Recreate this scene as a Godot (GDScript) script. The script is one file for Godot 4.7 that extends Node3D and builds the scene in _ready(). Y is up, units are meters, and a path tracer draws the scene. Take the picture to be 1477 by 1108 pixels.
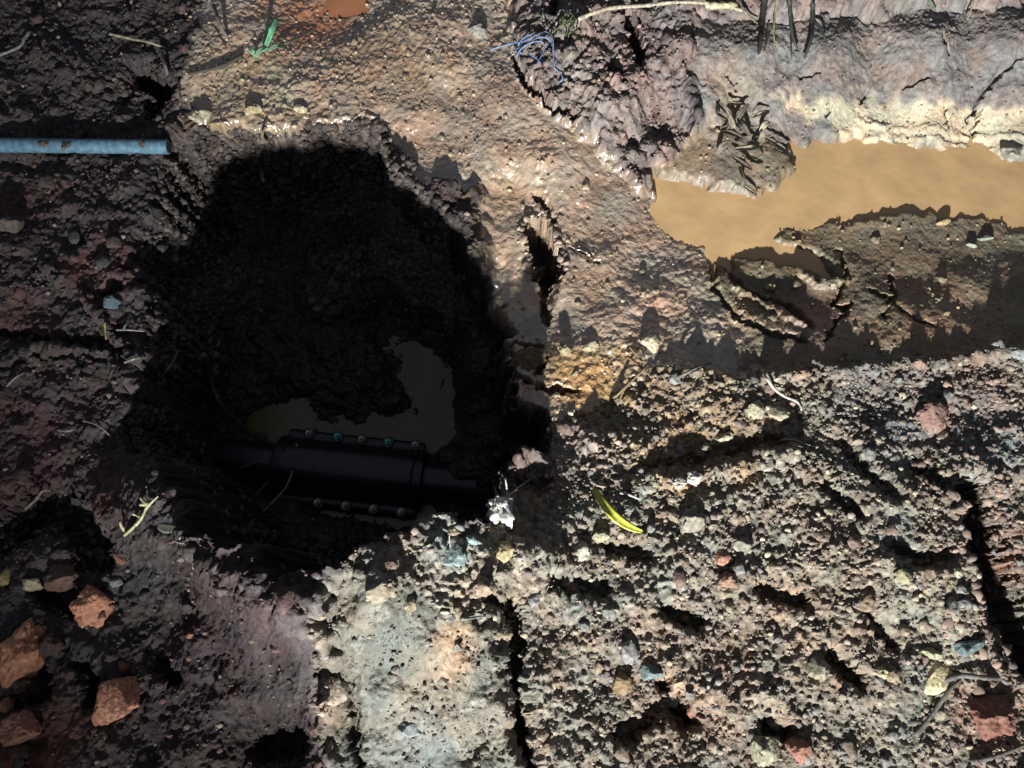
extends Node3D
# A flooded repair pit in muddy ground at night, lit by one low work lamp south of it.
# x runs right (east), z towards the viewer (south), y up; metres.

const TILT := 18.0
const REACH := 1.55
const HALF := 26.0
var cam_at := Vector3.ZERO
var cam_f := Vector3.ZERO
var cam_u := Vector3.ZERO

# fine ground grid
const X0 := -1.42
const X1 := 1.42
const Z0 := -1.28
const Z1 := 0.92
const STEP := 0.0029
var nx := 0
var nz := 0
var dx := 0.0
var dz := 0.0
# coarse maps
const CSTEP := 0.01
var cx := 0
var cz := 0
var base_h: PackedFloat32Array
var amp_map: PackedFloat32Array      # rgba: big lumps, middle lumps, crumbs, undulation
var tint_map: PackedFloat32Array     # rgb
var zone_c: PackedInt32Array
var verts: PackedVector3Array
var norms: PackedVector3Array
var cols: PackedColorArray
var n_big := FastNoiseLite.new()
var n_mid := FastNoiseLite.new()
var n_small := FastNoiseLite.new()
var n_wave := FastNoiseLite.new()
var n_fine := FastNoiseLite.new()
var n_patch := FastNoiseLite.new()
var n_red := FastNoiseLite.new()
var n_warp := FastNoiseLite.new()
var rng := RandomNumberGenerator.new()
var taken := {}

enum {GROUND, MUD, BANK, TRENCH_WALL, TRENCH_FLOOR, HEAP, SLAB, PIT}
const ZONE_NAMES := ["ground", "mud_slope", "trench_bank", "trench_wall", "trench_floor", "spoil_heap", "clay_slab", "pit_wall"]
# big lumps, middle lumps, crumbs, undulation (metres)
var zone_amp := [
	Color(.015, .009, .0048, .016), Color(.003, .0046, .0024, .009), Color(.022, .012, .0045, .014), Color(.004, .0040, .0022, .010),
	Color(.000, .0020, .0012, .007), Color(.010, .0095, .0042, .014), Color(.011, .0060, .0026, .012), Color(.020, .013, .0050, .024)]
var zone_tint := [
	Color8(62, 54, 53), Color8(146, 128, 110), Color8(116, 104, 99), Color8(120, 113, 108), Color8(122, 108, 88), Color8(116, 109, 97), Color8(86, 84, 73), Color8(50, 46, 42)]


func _ready() -> void:
	# ---- camera
	var t := deg_to_rad(TILT)
	cam_f = Vector3(0, -cos(t), -sin(t))
	cam_u = Vector3(0, sin(t), -cos(t))
	cam_at = -cam_f * REACH
	var cam := Camera3D.new()
	cam.name = "camera"
	cam.fov = HALF * 2.0
	cam.near = 0.02
	cam.far = 120.0
	add_child(cam)
	cam.look_at_from_position(cam_at, Vector3.ZERO, cam_u)
	cam.current = true
	# ---- night sky
	var sky_m := ProceduralSkyMaterial.new()
	sky_m.sky_top_color = Color(0.33, 0.35, 0.39)
	sky_m.sky_horizon_color = Color(0.34, 0.36, 0.40)
	sky_m.ground_bottom_color = Color(0.05, 0.05, 0.05)
	sky_m.ground_horizon_color = Color(0.1, 0.1, 0.1)
	var sky := Sky.new()
	sky.sky_material = sky_m
	var env := Environment.new()
	env.background_mode = Environment.BG_SKY
	env.background_energy_multiplier = 1.7
	env.sky = sky
	env.tonemap_mode = Environment.TONE_MAPPER_LINEAR
	env.tonemap_exposure = 0.9
	env.sdfgi_enabled = true
	env.ssao_enabled = true
	env.ssil_enabled = true
	var we := WorldEnvironment.new()
	we.name = "world_environment"
	we.environment = env
	add_child(we)
	# ---- the work lamp that the repair crew set down south of the pit
	work_lamp(Vector3(-0.10, 0.0, 2.70), 1.10, Vector3(0.76, 0.24, -3.60), 60.0)

	setup_noise()
	build_ground()
	build_water()
	build_pipes()
	build_named_stones()
	build_plants()
	build_loose_stones()
	build_crumbs()


# ------------------------------------------------------------------ helpers
func named(called: String) -> String:
	if not taken.has(called):
		taken[called] = 0
		return called
	taken[called] += 1
	return "%s_%03d" % [called, taken[called]]


func tag(o: Node3D, label := "", category := "", group := "", kind := "") -> Node3D:
	if label: o.set_meta("label", label)
	if category: o.set_meta("category", category)
	if group: o.set_meta("group", group)
	if kind: o.set_meta("kind", kind)
	return o


func put(called: String, mesh: Mesh, m: Material, parent: Node = self, at := Vector3.ZERO) -> MeshInstance3D:
	var o := MeshInstance3D.new()
	o.name = named(called) if parent == self else called
	o.mesh = mesh
	o.material_override = m
	o.position = at
	parent.add_child(o, true)
	return o


func base(called: String, at: Vector3) -> Node3D:
	var o := Node3D.new()
	o.name = named(called)
	o.position = at
	add_child(o)
	return o


func ray_at(u: float, v: float, y: float) -> Vector3:     # a pixel of the photograph -> the point at height y
	var ty := tan(deg_to_rad(HALF))
	var d := cam_f + Vector3.RIGHT * ((u - 738.5) / 738.5 * ty * 4.0 / 3.0) + cam_u * ((554.0 - v) / 554.0 * ty)
	return cam_at + d * ((y - cam_at.y) / d.y)


func on_ground(u: float, v: float) -> Vector3:
	var y := 0.0
	var p := Vector3.ZERO
	for k in 14:
		p = ray_at(u, v, y)
		y = lerpf(y, ground_y(p.x, p.z), 0.6)
	p.y = y
	return p


func ground_y(x: float, z: float) -> float:
	var i := clampi(int((x - X0) / dx), 0, nx - 1)
	var j := clampi(int((z - Z0) / dz), 0, nz - 1)
	return verts[j * nx + i].y


func zone_at(x: float, z: float) -> int:
	var i := clampi(int((x - X0) / (X1 - X0) * cx), 0, cx - 1)
	var j := clampi(int((z - Z0) / (Z1 - Z0) * cz), 0, cz - 1)
	return zone_c[j * cx + i]


func mat(c: Color, rough := 0.8, metal := 0.0) -> StandardMaterial3D:
	var m := StandardMaterial3D.new()
	m.albedo_color = c
	m.roughness = rough
	m.metallic = metal
	return m


var tex_cache := {}
func noise_tex(key: String, freq: float, oct: int, lo: float, hi: float, type := FastNoiseLite.TYPE_SIMPLEX_SMOOTH, size := 512) -> NoiseTexture2D:
	if tex_cache.has(key): return tex_cache[key]
	var n := FastNoiseLite.new()
	n.noise_type = type
	n.seed = hash(key) % 1000
	n.frequency = freq
	n.fractal_octaves = oct
	var t := NoiseTexture2D.new()
	t.width = size
	t.height = size
	t.seamless = true
	t.noise = n
	var g := Gradient.new()
	g.set_color(0, Color(lo, lo, lo))
	g.set_color(1, Color(hi, hi, hi))
	t.color_ramp = g
	tex_cache[key] = t
	return t


func soil_material(called: String, rough_lo: float, rough_hi: float, bump: float, spec: float) -> StandardMaterial3D:
	var m := StandardMaterial3D.new()
	m.resource_name = called
	m.vertex_color_use_as_albedo = true
	m.vertex_color_is_srgb = true
	m.roughness = 1.0
	m.metallic_specular = spec
	m.uv1_triplanar = true
	m.uv1_world_triplanar = true
	m.uv1_scale = Vector3.ONE * 3.1
	m.roughness_texture = noise_tex("rough_%s" % called, 0.02, 4, rough_lo, rough_hi)
	m.roughness_texture_channel = BaseMaterial3D.TEXTURE_CHANNEL_RED
	m.albedo_texture = noise_tex("grain", 0.11, 4, 0.72, 1.0)
	m.heightmap_enabled = true
	m.heightmap_texture = noise_tex("relief", 0.07, 5, 0.0, 1.0)
	m.heightmap_scale = bump
	return m


func wet(m: StandardMaterial3D) -> StandardMaterial3D:     # a film of water over the mud
	m.albedo_texture = noise_tex("mud_tone", .03, 4, .86, 1.0)
	m.heightmap_texture = noise_tex("mud_relief", .038, 3, 0.0, 1.0)
	m.clearcoat_enabled = true
	m.clearcoat = 1.0
	m.clearcoat_roughness = .16
	return m


# ------------------------------------------------------------------ the ground
func setup_noise() -> void:
	rng.seed = 77
	for d in [[n_big, 21.0, 1], [n_mid, 52.0, 2], [n_small, 120.0, 3]]:
		var n: FastNoiseLite = d[0]
		n.noise_type = FastNoiseLite.TYPE_CELLULAR
		n.cellular_return_type = FastNoiseLite.RETURN_DISTANCE
		n.cellular_distance_function = FastNoiseLite.DISTANCE_EUCLIDEAN
		n.cellular_jitter = 1.0
		n.fractal_type = FastNoiseLite.FRACTAL_NONE
		n.frequency = d[1]
		n.seed = d[2]
	for d in [[n_wave, 7.0, 4, 11], [n_fine, 75.0, 3, 12], [n_patch, 5.0, 3, 13], [n_red, 9.0, 4, 14], [n_warp, 18.0, 2, 15]]:
		var n: FastNoiseLite = d[0]
		n.noise_type = FastNoiseLite.TYPE_SIMPLEX_SMOOTH
		n.fractal_type = FastNoiseLite.FRACTAL_FBM
		n.frequency = d[1]
		n.fractal_octaves = d[2]
		n.seed = d[3]


func world_poly(px: Array, y: float) -> PackedVector2Array:
	var out := PackedVector2Array()
	for k in range(0, px.size(), 2):
		var p := ray_at(px[k], px[k + 1], y)
		out.append(Vector2(p.x, p.z))
	return out


func world_pts(px: Array) -> PackedVector3Array:
	var out := PackedVector3Array()
	for k in range(0, px.size(), 3):
		out.append(ray_at(px[k], px[k + 1], px[k + 2]))
	return out


func spread(pts: PackedVector3Array, x: float, z: float) -> float:      # heights between the given spots
	var s := 0.0
	var w := 0.0
	for p in pts:
		var a := p.x - x
		var b := p.z - z
		var d := a * a + b * b + 0.0026
		var k := 1.0 / (d * d)
		w += k
		s += k * p.y
	return s / w


func inside_by(poly: PackedVector2Array, p: Vector2) -> float:            # distance to the edge, positive inside
	var best := 1e9
	var n := poly.size()
	var odd := false
	var a := poly[n - 1]
	for b in poly:
		var e := b - a
		var w := p - a
		var q := w - e * clampf(w.dot(e) / e.length_squared(), 0.0, 1.0)
		best = minf(best, q.length_squared())
		if (b.y > p.y) != (a.y > p.y) and p.x < (a.x - b.x) * (p.y - b.y) / (a.y - b.y) + b.x:
			odd = not odd
		a = b
	best = sqrt(best)
	return best if odd else -best


const WATER_Y := -0.068
const PIT_WATER_Y := -0.40
var water_px := [925, 245, 1010, 268, 1080, 285, 1115, 278, 1150, 248, 1130, 212, 1240, 205, 1360, 218, 1477, 232, 1800, 240, 1800, 350, 1477, 330, 1400, 312, 1300, 304, 1215, 318, 1140, 325, 1105, 342, 1165, 362, 1205, 398, 1190, 412, 1165, 395, 1110, 374, 1040, 378, 1050, 346, 1000, 328, 962, 300]
var layers := []


func define_layers() -> void:
	# zone, outline, height of the outline, width of its edge, heights inside
	layers = [
	[MUD, [275, -60, 290, 60, 262, 150, 300, 185, 420, 190, 530, 170, 600, 260, 690, 260, 700, 420, 745, 520, 740, 580, 790, 690, 900, 650, 1000, 600, 1100, 600, 1150, 480, 1110, 400, 1110, 310, 1020, 265, 965, 220, 895, 165, 820, 130, 770, 60, 770, -60], 0.0, .05,
		[300, 60, .02, 300, 160, .005, 450, 140, -.005, 480, 15, -.02, 600, 60, .015, 600, 150, 0, 700, 200, -.012, 800, 220, 0.0, 740, 130, .01, 900, 280, -.03, 950, 340, -.065, 955, 300, -.072, 975, 322, -.078, 1000, 340, -.078, 1025, 352, -.078, 930, 300, -.062, 1000, 372, -.066, 940, 265, -.06, 850, 400, -.035, 740, 290, -.05, 710, 420, -.07, 760, 470, -.06, 900, 480, -.02, 830, 545, -.022, 800, 600, -.015, 870, 560, -.016, 640, 210, -.03, 600, 210, -.03, 960, 450, -.045, 960, 505, -.02, 1000, 480, -.03, 1000, 400, -.05]],
	[BANK, [745, -100, 742, 60, 762, 112, 800, 155, 870, 188, 925, 240, 960, 240, 1015, 192, 990, 120, 1003, 44, 1100, 52, 1250, 36, 1800, 24, 1800, -120], 0.04, .03,
		[770, 60, .04, 850, 60, .06, 800, 130, .03, 900, 130, .05, 930, 210, -.04, 970, 200, -.04, 980, 60, .08, 990, 120, .03, 1050, 10, .075, 1250, 10, .075, 1477, 10, .075, 1700, 0, .075]],
	[TRENCH_WALL, [985, 120, 1003, 46, 1100, 54, 1250, 38, 1800, 26, 1800, 236, 1477, 236, 1360, 222, 1240, 210, 1140, 214, 1050, 200, 1012, 190], -.01, .025,
		[1020, 70, .06, 1100, 66, .065, 1200, 60, .065, 1350, 52, .065, 1477, 50, .065, 1650, 45, .065, 1020, 130, .01, 1120, 120, .01, 1200, 115, .01, 1350, 115, .01, 1477, 120, .01, 1650, 120, .01, 1060, 180, -.04, 1150, 172, -.035, 1250, 165, -.03, 1350, 172, -.03, 1477, 185, -.03, 1650, 180, -.03, 1250, 190, -.042, 1350, 198, -.042, 1477, 212, -.042, 1240, 208, -.085, 1300, 214, -.085, 1360, 221, -.085, 1420, 228, -.085, 1477, 235, -.085, 1650, 238, -.085, 1140, 210, -.07]],
	[TRENCH_FLOOR, [925, 244, 960, 236, 1012, 188, 1050, 198, 1140, 212, 1240, 207, 1360, 219, 1477, 233, 1800, 240, 1800, 560, 1477, 540, 1300, 545, 1120, 545, 1060, 530, 1075, 470, 1020, 420, 1035, 350, 965, 312], -.045, .05,
		[980, 272, -.072, 1100, 225, -.04, 1050, 245, -.035, 1020, 220, -.03, 1000, 240, -.045, 1090, 262, -.055, 1060, 200, -.03, 1200, 240, -.08, 1300, 260, -.085, 1477, 270, -.085, 1650, 300, -.085, 1400, 322, -.064, 1477, 345, -.064, 1400, 345, -.060, 1300, 335, -.062, 1300, 360, -.054, 1220, 335, -.062, 1150, 320, -.072, 1060, 310, -.074, 1010, 340, -.074, 985, 326, -.076, 1030, 352, -.076, 1100, 400, -.052, 1200, 420, -.048, 1040, 420, -.040, 1080, 480, -.010, 1250, 450, -.022, 1400, 430, -.030, 1477, 420, -.034, 1650, 430, -.03, 1300, 500, .0, 1150, 510, .0, 1400, 490, -.002, 1477, 475, -.006, 1650, 500, -.01]],
	[TRENCH_FLOOR, water_px, -.068, .022, [1000, 300, -.085, 1200, 260, -.09, 1400, 270, -.09, 1120, 355, -.080, 1650, 300, -.09]],
	[HEAP, [782, 608, 860, 574, 905, 548, 960, 520, 1060, 538, 1150, 530, 1230, 520, 1300, 520, 1360, 510, 1477, 492, 1800, 470, 1800, 1500, 560, 1500, 478, 1250, 480, 1108, 490, 950, 500, 880, 530, 832, 640, 776, 700, 776, 716, 714, 750, 684, 792, 655], 0.02, .03,
		[800, 622, -.024, 860, 590, -.026, 780, 690, .005, 870, 640, .0, 950, 600, -.01, 930, 560, -.02, 940, 650, .0, 1100, 600, .008, 1050, 552, .0, 990, 535, -.008, 1130, 545, .002, 1200, 540, .003, 1280, 535, .006, 1350, 526, .010, 1477, 508, .018, 1250, 580, -.005, 1400, 570, -.005, 1650, 480, -.02, 1300, 640, .010, 1477, 640, .010, 1650, 600, .01,
		760, 760, .04, 660, 785, .21, 600, 810, .22, 560, 830, .27, 530, 838, .28, 740, 790, .13, 725, 748, .12, 770, 740, .05, 850, 760, .018, 690, 850, .13, 640, 850, .19, 760, 870, .07, 900, 850, .02, 1000, 740, .018, 1150, 750, .025, 1300, 770, .03, 1370, 740, .045, 1388, 800, .045, 1000, 950, .0, 1150, 950, .01, 1300, 950, .012, 1405, 860, .045, 850, 1000, -.005, 800, 900, .015, 1000, 1080, -.02, 1300, 1080, -.02, 1430, 1020, -.01, 800, 1300, -.06, 1300, 1300, -.06, 500, 1300, -.02]],
	[HEAP, [1380, 716, 1402, 690, 1440, 705, 1900, 640, 1900, 1010, 1477, 990, 1440, 930, 1410, 850], .03, .02, [1420, 740, -.015, 1440, 800, -.015, 1460, 900, -.02, 1700, 930, -.0, 1477, 760, .005, 1600, 800, .01]],
	[SLAB, [518, 836, 545, 822, 566, 842, 596, 858, 648, 892, 690, 900, 728, 946, 704, 985, 745, 1022, 728, 1062, 762, 1112, 790, 1300, 470, 1300, 474, 1110, 452, 1062, 494, 1012, 466, 962, 502, 930, 488, 884], 0.13, .025,
		[540, 848, .275, 560, 870, .255, 510, 900, .22, 600, 900, .21, 650, 905, .17, 700, 930, .13, 530, 980, .15, 600, 1000, .12, 700, 1000, .09, 500, 1060, .08, 560, 1080, .06, 700, 1080, .05, 600, 1150, .02, 720, 1300, -.03, 520, 1300, -.03]],
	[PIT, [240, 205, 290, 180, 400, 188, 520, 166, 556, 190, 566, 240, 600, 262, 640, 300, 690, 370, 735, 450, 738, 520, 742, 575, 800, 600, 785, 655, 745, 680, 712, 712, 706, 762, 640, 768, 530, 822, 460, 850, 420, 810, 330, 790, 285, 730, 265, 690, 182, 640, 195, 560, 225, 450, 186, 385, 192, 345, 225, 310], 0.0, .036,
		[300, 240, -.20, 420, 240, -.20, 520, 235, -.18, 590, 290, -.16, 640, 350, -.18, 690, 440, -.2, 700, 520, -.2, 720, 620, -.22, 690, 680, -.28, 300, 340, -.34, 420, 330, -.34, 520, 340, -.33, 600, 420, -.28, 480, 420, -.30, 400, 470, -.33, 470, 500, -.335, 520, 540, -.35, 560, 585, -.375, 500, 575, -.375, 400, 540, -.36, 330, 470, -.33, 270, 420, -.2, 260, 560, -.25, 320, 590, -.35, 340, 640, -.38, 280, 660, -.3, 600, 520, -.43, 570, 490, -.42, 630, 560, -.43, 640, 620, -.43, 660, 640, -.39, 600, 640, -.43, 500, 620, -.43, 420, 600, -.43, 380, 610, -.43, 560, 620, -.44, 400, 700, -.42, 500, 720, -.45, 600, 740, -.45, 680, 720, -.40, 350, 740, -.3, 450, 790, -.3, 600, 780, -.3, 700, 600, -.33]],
	[MUD, [766, 392, 788, 388, 802, 392, 795, 430, 790, 468, 783, 468, 776, 440], -.05, .016, [785, 405, -.06, 786, 430, -.075, 787, 460, -.06]],
	]


# polylines pressed into or raised from the ground: points, half width (m), height (m), width of a flat middle 0..1
var strokes := [
	[[775, 280, 790, 300, 800, 322], .009, -.035, .3],
	[[776, 332, 782, 352, 789, 374, 789, 394], .034, -.21, .8], [[740, 492, 762, 497, 780, 500, 784, 515, 776, 535], .007, -.03, .3], [[735, 500, 745, 540, 770, 556, 800, 562, 830, 565], .010, -.035, .3],
	[[845, 372, 862, 380], .005, -.012, .2], [[822, 358, 850, 376], .004, -.01, .2],
	[[1025, 372, 1032, 412, 1062, 452, 1110, 480, 1160, 490], .009, -.020, .3], [[1045, 368, 1055, 400, 1085, 425, 1130, 440, 1160, 460], .008, -.014, .3], [[1160, 470, 1130, 455, 1100, 437, 1060, 415], .012, .012, .2],
	[[1210, 362, 1222, 395, 1212, 425, 1200, 440, 1215, 445], .008, -.022, .3], [[1215, 445, 1228, 440], .007, -.022, .3], [[1228, 442, 1205, 468, 1192, 490], .007, -.02, .3], [[1255, 420, 1285, 428, 1275, 458], .007, -.02, .3], [[1285, 400, 1292, 440, 1315, 460, 1350, 470], .007, -.018, .3],
	[[1150, 392, 1180, 412, 1215, 410], .012, .012, .3], [[1135, 445, 1170, 470], .013, -.018, .3],
	[[736, 870, 745, 930, 742, 980, 748, 1030, 752, 1075, 765, 1108, 770, 1200], .013, -.075, .5], [[505, 985, 512, 1030, 508, 1065, 520, 1108], .010, -.03, .4], [[700, 860, 735, 890], .012, -.04, .4],
	[[800, 0, 800, 20], .014, -.06, .4], [[905, 20, 918, 50, 925, 85], .014, -.07, .4], [[740, 82, 758, 110, 790, 145, 830, 165], .008, -.05, .3], [[878, 95, 898, 118], .008, -.04, .3],
	[[1395, 175, 1440, 105, 1477, 80], .005, -.02, .2], [[1362, 155, 1368, 185], .004, -.02, .2], [[1402, 165, 1405, 190, 1398, 210], .005, -.025, .2], [[1240, 150, 1250, 130], .004, -.015, .2], [[1362, 50, 1366, 75], .004, -.02, .2], [[1195, 165, 1202, 150], .004, -.015, .2], [[1150, 110, 1185, 105], .004, -.012, .2], [[1300, 130, 1340, 112], .004, -.014, .2], [[1052, 105, 1060, 125], .004, -.018, .2],
	[[1240, 176, 1330, 186, 1477, 196], .010, .004, .3], [[1240, 196, 1330, 204, 1477, 216], .008, .003, .3],
	[[930, 672, 1000, 660, 1080, 640, 1130, 636], .014, -.018, .3], [[920, 700, 1000, 688, 1090, 664, 1140, 655], .030, .018, .2],
	[[955, 530, 1060, 548, 1150, 544, 1240, 534, 1360, 522, 1477, 502, 1620, 490], .020, .010, .2], [[786, 404, 784, 430, 788, 466], .010, -.045, .5], [[1060, 655, 1080, 650], .02, -.02, .3], [[1215, 640, 1260, 690, 1290, 715], .02, -.025, .3], [[1330, 680, 1360, 700, 1395, 700], .022, -.04, .4], [[1190, 700, 1240, 740], .016, -.03, .4], [[1290, 790, 1340, 810, 1375, 800], .018, -.035, .4],
	[[0, 525, 60, 508, 130, 505, 190, 515, 230, 512], .012, .016, .3], [[0, 480, 60, 490, 130, 495, 170, 505], .014, -.035, .4],
	[[20, 760, 60, 735, 110, 750, 140, 790], .045, -.10, .5], [[200, 110, 235, 130, 220, 155], .030, -.10, .5], [[10, 1020, 60, 1000, 40, 940], .020, -.05, .4], [[120, 960, 130, 1010], .018, -.05, .4], [[60, 855, 110, 870], .022, -.05, .4],
	[[150, 425, 175, 415], .014, -.03, .4], [[170, 150, 235, 148], .02, -.03, .4], [[380, 1080, 430, 1070], .025, -.05, .4], [[230, 960, 250, 980], .02, -.035, .4],
	[[960, 880, 1010, 900], .018, -.04, .4], [[900, 1060, 960, 1020, 990, 1040], .022, -.05, .4], [[1200, 950, 1240, 985], .022, -.045, .4], [[960, 990, 990, 1030], .018, -.05, .4], [[1100, 850, 1160, 870], .020, -.04, .4], [[1250, 880, 1290, 930], .015, -.03, .4], [[800, 840, 870, 850], .022, -.035, .4], [[880, 790, 930, 800], .02, -.03, .4], [[1110, 1050, 1140, 1060], .02, -.05, .4],
	[[1396, 722, 1420, 790, 1445, 860, 1500, 970], .046, -.11, .55], [[700, 720, 770, 705, 785, 695], .02, -.03, .4],
]

# blotches of another soil, and of painted shade: centre, radius (photo pixels), colour, strength
var blotches := [
	[440, 20, 70, Color8(150, 96, 66), .8], [350, 150, 90, Color8(150, 132, 104), .6], [560, 120, 120, Color8(132, 104, 76), .4], [730, 270, 60, Color8(146, 112, 74), .6], [740, 350, 70, Color8(128, 120, 98), .6], [870, 360, 110, Color8(142, 122, 96), .4], [900, 440, 90, Color8(140, 128, 104), .5], [850, 545, 75, Color8(160, 124, 76), .8], [780, 440, 50, Color8(140, 128, 100), .5],
	[925, 450, 55, Color8(150, 108, 90), .5], [1090, 300, 120, Color8(118, 100, 74), .5], [1060, 215, 75, Color8(124, 113, 100), .7], [1180, 460, 60, Color8(140, 108, 96), .7], [1350, 440, 90, Color8(142, 112, 90), .6], [1090, 410, 70, Color8(108, 98, 76), .6],
	[1000, 620, 110, Color8(150, 122, 90), .6], [960, 650, 70, Color8(150, 128, 100), .5], [1280, 590, 90, Color8(104, 104, 104), .6], [1440, 640, 90, Color8(100, 106, 106), .6], [1345, 600, 40, Color8(140, 112, 100), .7], [1420, 570, 60, Color8(132, 104, 98), .5], [1460, 800, 60, Color8(132, 100, 86), .7], [1430, 1030, 80, Color8(126, 96, 84), .6], [1380, 890, 90, Color8(128, 124, 106), .5],
	[820, 640, 60, Color8(142, 124, 118), .6], [1000, 1000, 120, Color8(128, 100, 82), .4], [1150, 900, 130, Color8(128, 106, 86), .4], [660, 940, 40, Color8(158, 126, 98), .7], [640, 1000, 70, Color8(128, 112, 90), .6], [560, 960, 50, Color8(88, 88, 80), .6], [700, 1040, 60, Color8(120, 112, 98), .6], [600, 1080, 90, Color8(128, 130, 124), .5], [650, 800, 45, Color8(112, 122, 116), .6], [490, 1010, 40, Color8(160, 142, 126), .6],
	[30, 640, 110, Color8(80, 54, 54), .7], [150, 400, 60, Color8(92, 62, 58), .7], [50, 290, 60, Color8(88, 58, 54), .6], [40, 460, 50, Color8(96, 64, 60), .6], [170, 720, 50, Color8(96, 62, 56), .5], [330, 990, 150, Color8(50, 38, 38), .85], [370, 880, 110, Color8(50, 37, 37), .85], [60, 1070, 90, Color8(104, 62, 50), .7], [100, 100, 120, Color8(54, 48, 48), .6], [220, 830, 60, Color8(62, 58, 56), .6],  # the darkest pair paints shade onto the lit mound southwest of the pit
	[1350, 190, 130, Color8(186, 170, 138), .0], [1060, 140, 50, Color8(146, 132, 112), .5], [920, 120, 70, Color8(120, 98, 90), .5], [830, 150, 50, Color8(136, 126, 116), .6], [1300, 80, 120, Color8(132, 122, 114), .5],
]


func build_ground() -> void:
	nx = int((X1 - X0) / STEP)
	nz = int((Z1 - Z0) / STEP)
	dx = (X1 - X0) / nx
	dz = (Z1 - Z0) / nz
	cx = int((X1 - X0) / CSTEP)
	cz = int((Z1 - Z0) / CSTEP)
	define_layers()
	var base_pts := world_pts([-200, 0, 0, 0, 0, -.01, 150, 100, .0, 0, 210, -.005, 100, 190, -.01, 200, 190, -.01, 100, 300, 0, 0, 400, .01, 150, 400, .01, 0, 600, 0, 150, 600, 0, 60, 690, .0, 0, 830, .0, 150, 860, .0, 250, 900, -.015, 0, 1000, .0, 200, 1050, 0, 400, 1050, -.02, 300, 60, .02, 300, 170, .0, 700, 400, -.02, 1460, 800, .02, -300, 700, .0, 100, 1300, .0, 400, 1300, .0, 430, 880, .30, 370, 850, .29, 470, 990, .12, 400, 980, .11, 310, 800, .28, 270, 770, .22, 245, 745, .10, 250, 860, .04, 300, 920, .05, 330, 1000, .03, 430, 830, .26])
	var ready := []
	for l in layers:
		var poly := world_poly(l[1], l[2])
		var bb := Rect2(poly[0], Vector2.ZERO)
		for p in poly: bb = bb.expand(p)
		ready.append([l[0], poly, l[3], world_pts(l[4]), bb.grow(.12)])
	var spots := []
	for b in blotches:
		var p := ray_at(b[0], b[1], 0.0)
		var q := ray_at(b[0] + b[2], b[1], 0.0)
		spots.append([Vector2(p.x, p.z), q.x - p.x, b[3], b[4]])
	var slick := world_poly([470, 130, 620, 130, 700, 120, 800, 150, 870, 190, 945, 245, 1000, 345, 990, 440, 930, 490, 850, 500, 780, 480, 730, 440, 680, 360, 640, 290, 540, 230, 480, 165], -.03)
	var pale := world_poly([1235, 168, 1320, 172, 1477, 186, 1800, 180, 1800, 240, 1477, 240, 1360, 224, 1200, 212, 1080, 170, 1130, 172], -.09)
	var rows := []
	rows.resize(cz)
	var task := func(j: int) -> void:
		var h := PackedFloat32Array()
		var am := PackedFloat32Array()
		var ti := PackedFloat32Array()
		var zo := PackedInt32Array()
		var z := Z0 + (j + .5) * (Z1 - Z0) / cz
		for i in cx:
			var x := X0 + (i + .5) * (X1 - X0) / cx
			var y := spread(base_pts, x, z)
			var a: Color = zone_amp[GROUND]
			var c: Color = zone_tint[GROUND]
			var zone := GROUND
			var p := Vector2(x + .020 * n_warp.get_noise_2d(x, z) , z + .020 * n_warp.get_noise_2d(x + 50.0, z))
			for l in ready:
				if not (l[4] as Rect2).has_point(p): continue
				var d := inside_by(l[1], p)
				var w: float = l[2]
				var k := smoothstep(0.0, 1.0, d / w + .5) if l[0] != PIT else smoothstep(0.0, 1.0, (d + .006) / w)
				if k <= 0.0: continue
				y = lerpf(y, spread(l[3], x, z), k)
				var kc := smoothstep(-.015, .015, d)
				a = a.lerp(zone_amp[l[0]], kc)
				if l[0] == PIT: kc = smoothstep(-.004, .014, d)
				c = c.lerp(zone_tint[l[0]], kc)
				if d > 0.0: zone = l[0]
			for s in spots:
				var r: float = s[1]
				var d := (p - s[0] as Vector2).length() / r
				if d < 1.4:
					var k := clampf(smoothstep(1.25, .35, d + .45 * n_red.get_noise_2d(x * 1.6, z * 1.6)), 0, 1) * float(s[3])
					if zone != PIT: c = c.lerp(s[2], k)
			if zone == MUD:
				var k := smoothstep(-.03, .06, inside_by(slick, p))
				a = a.lerp(Color(.0, .0040, .0006, .010), k)
				c = c.lerp(Color8(148, 128, 110), k * .7)
			if zone == TRENCH_WALL or zone == TRENCH_FLOOR:
				var k := smoothstep(-.008, .012, inside_by(pale, p) + .012 * n_warp.get_noise_2d(x * 2.0, z * 3.0))
				c = c.lerp(Color8(196, 180, 150), k * .9)
				a = a.lerp(Color(.001, .002, .0012, .004), k)
			h.append(y)
			am.append_array([a.r, a.g, a.b, a.a])
			ti.append_array([c.r, c.g, c.b])
			zo.append(zone)
		rows[j] = [h, am, ti, zo]
	var id := WorkerThreadPool.add_group_task(task, cz)
	WorkerThreadPool.wait_for_group_task_completion(id)
	var hb := PackedFloat32Array()
	var ab := PackedFloat32Array()
	var tb := PackedFloat32Array()
	for r in rows:
		hb.append_array(r[0])
		ab.append_array(r[1])
		tb.append_array(r[2])
		zone_c.append_array(r[3])
	base_h = enlarge(hb, Image.FORMAT_RF)
	amp_map = enlarge(ab, Image.FORMAT_RGBAF)
	tint_map = enlarge(tb, Image.FORMAT_RGBF)
	for s in strokes: press(s)
	displace()
	cut_into_zones()
	far_ground()


func enlarge(a: PackedFloat32Array, f: int) -> PackedFloat32Array:
	var im := Image.create_from_data(cx, cz, false, f, a.to_byte_array())
	im.resize(nx, nz, Image.INTERPOLATE_CUBIC)
	return im.get_data().to_float32_array()


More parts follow.
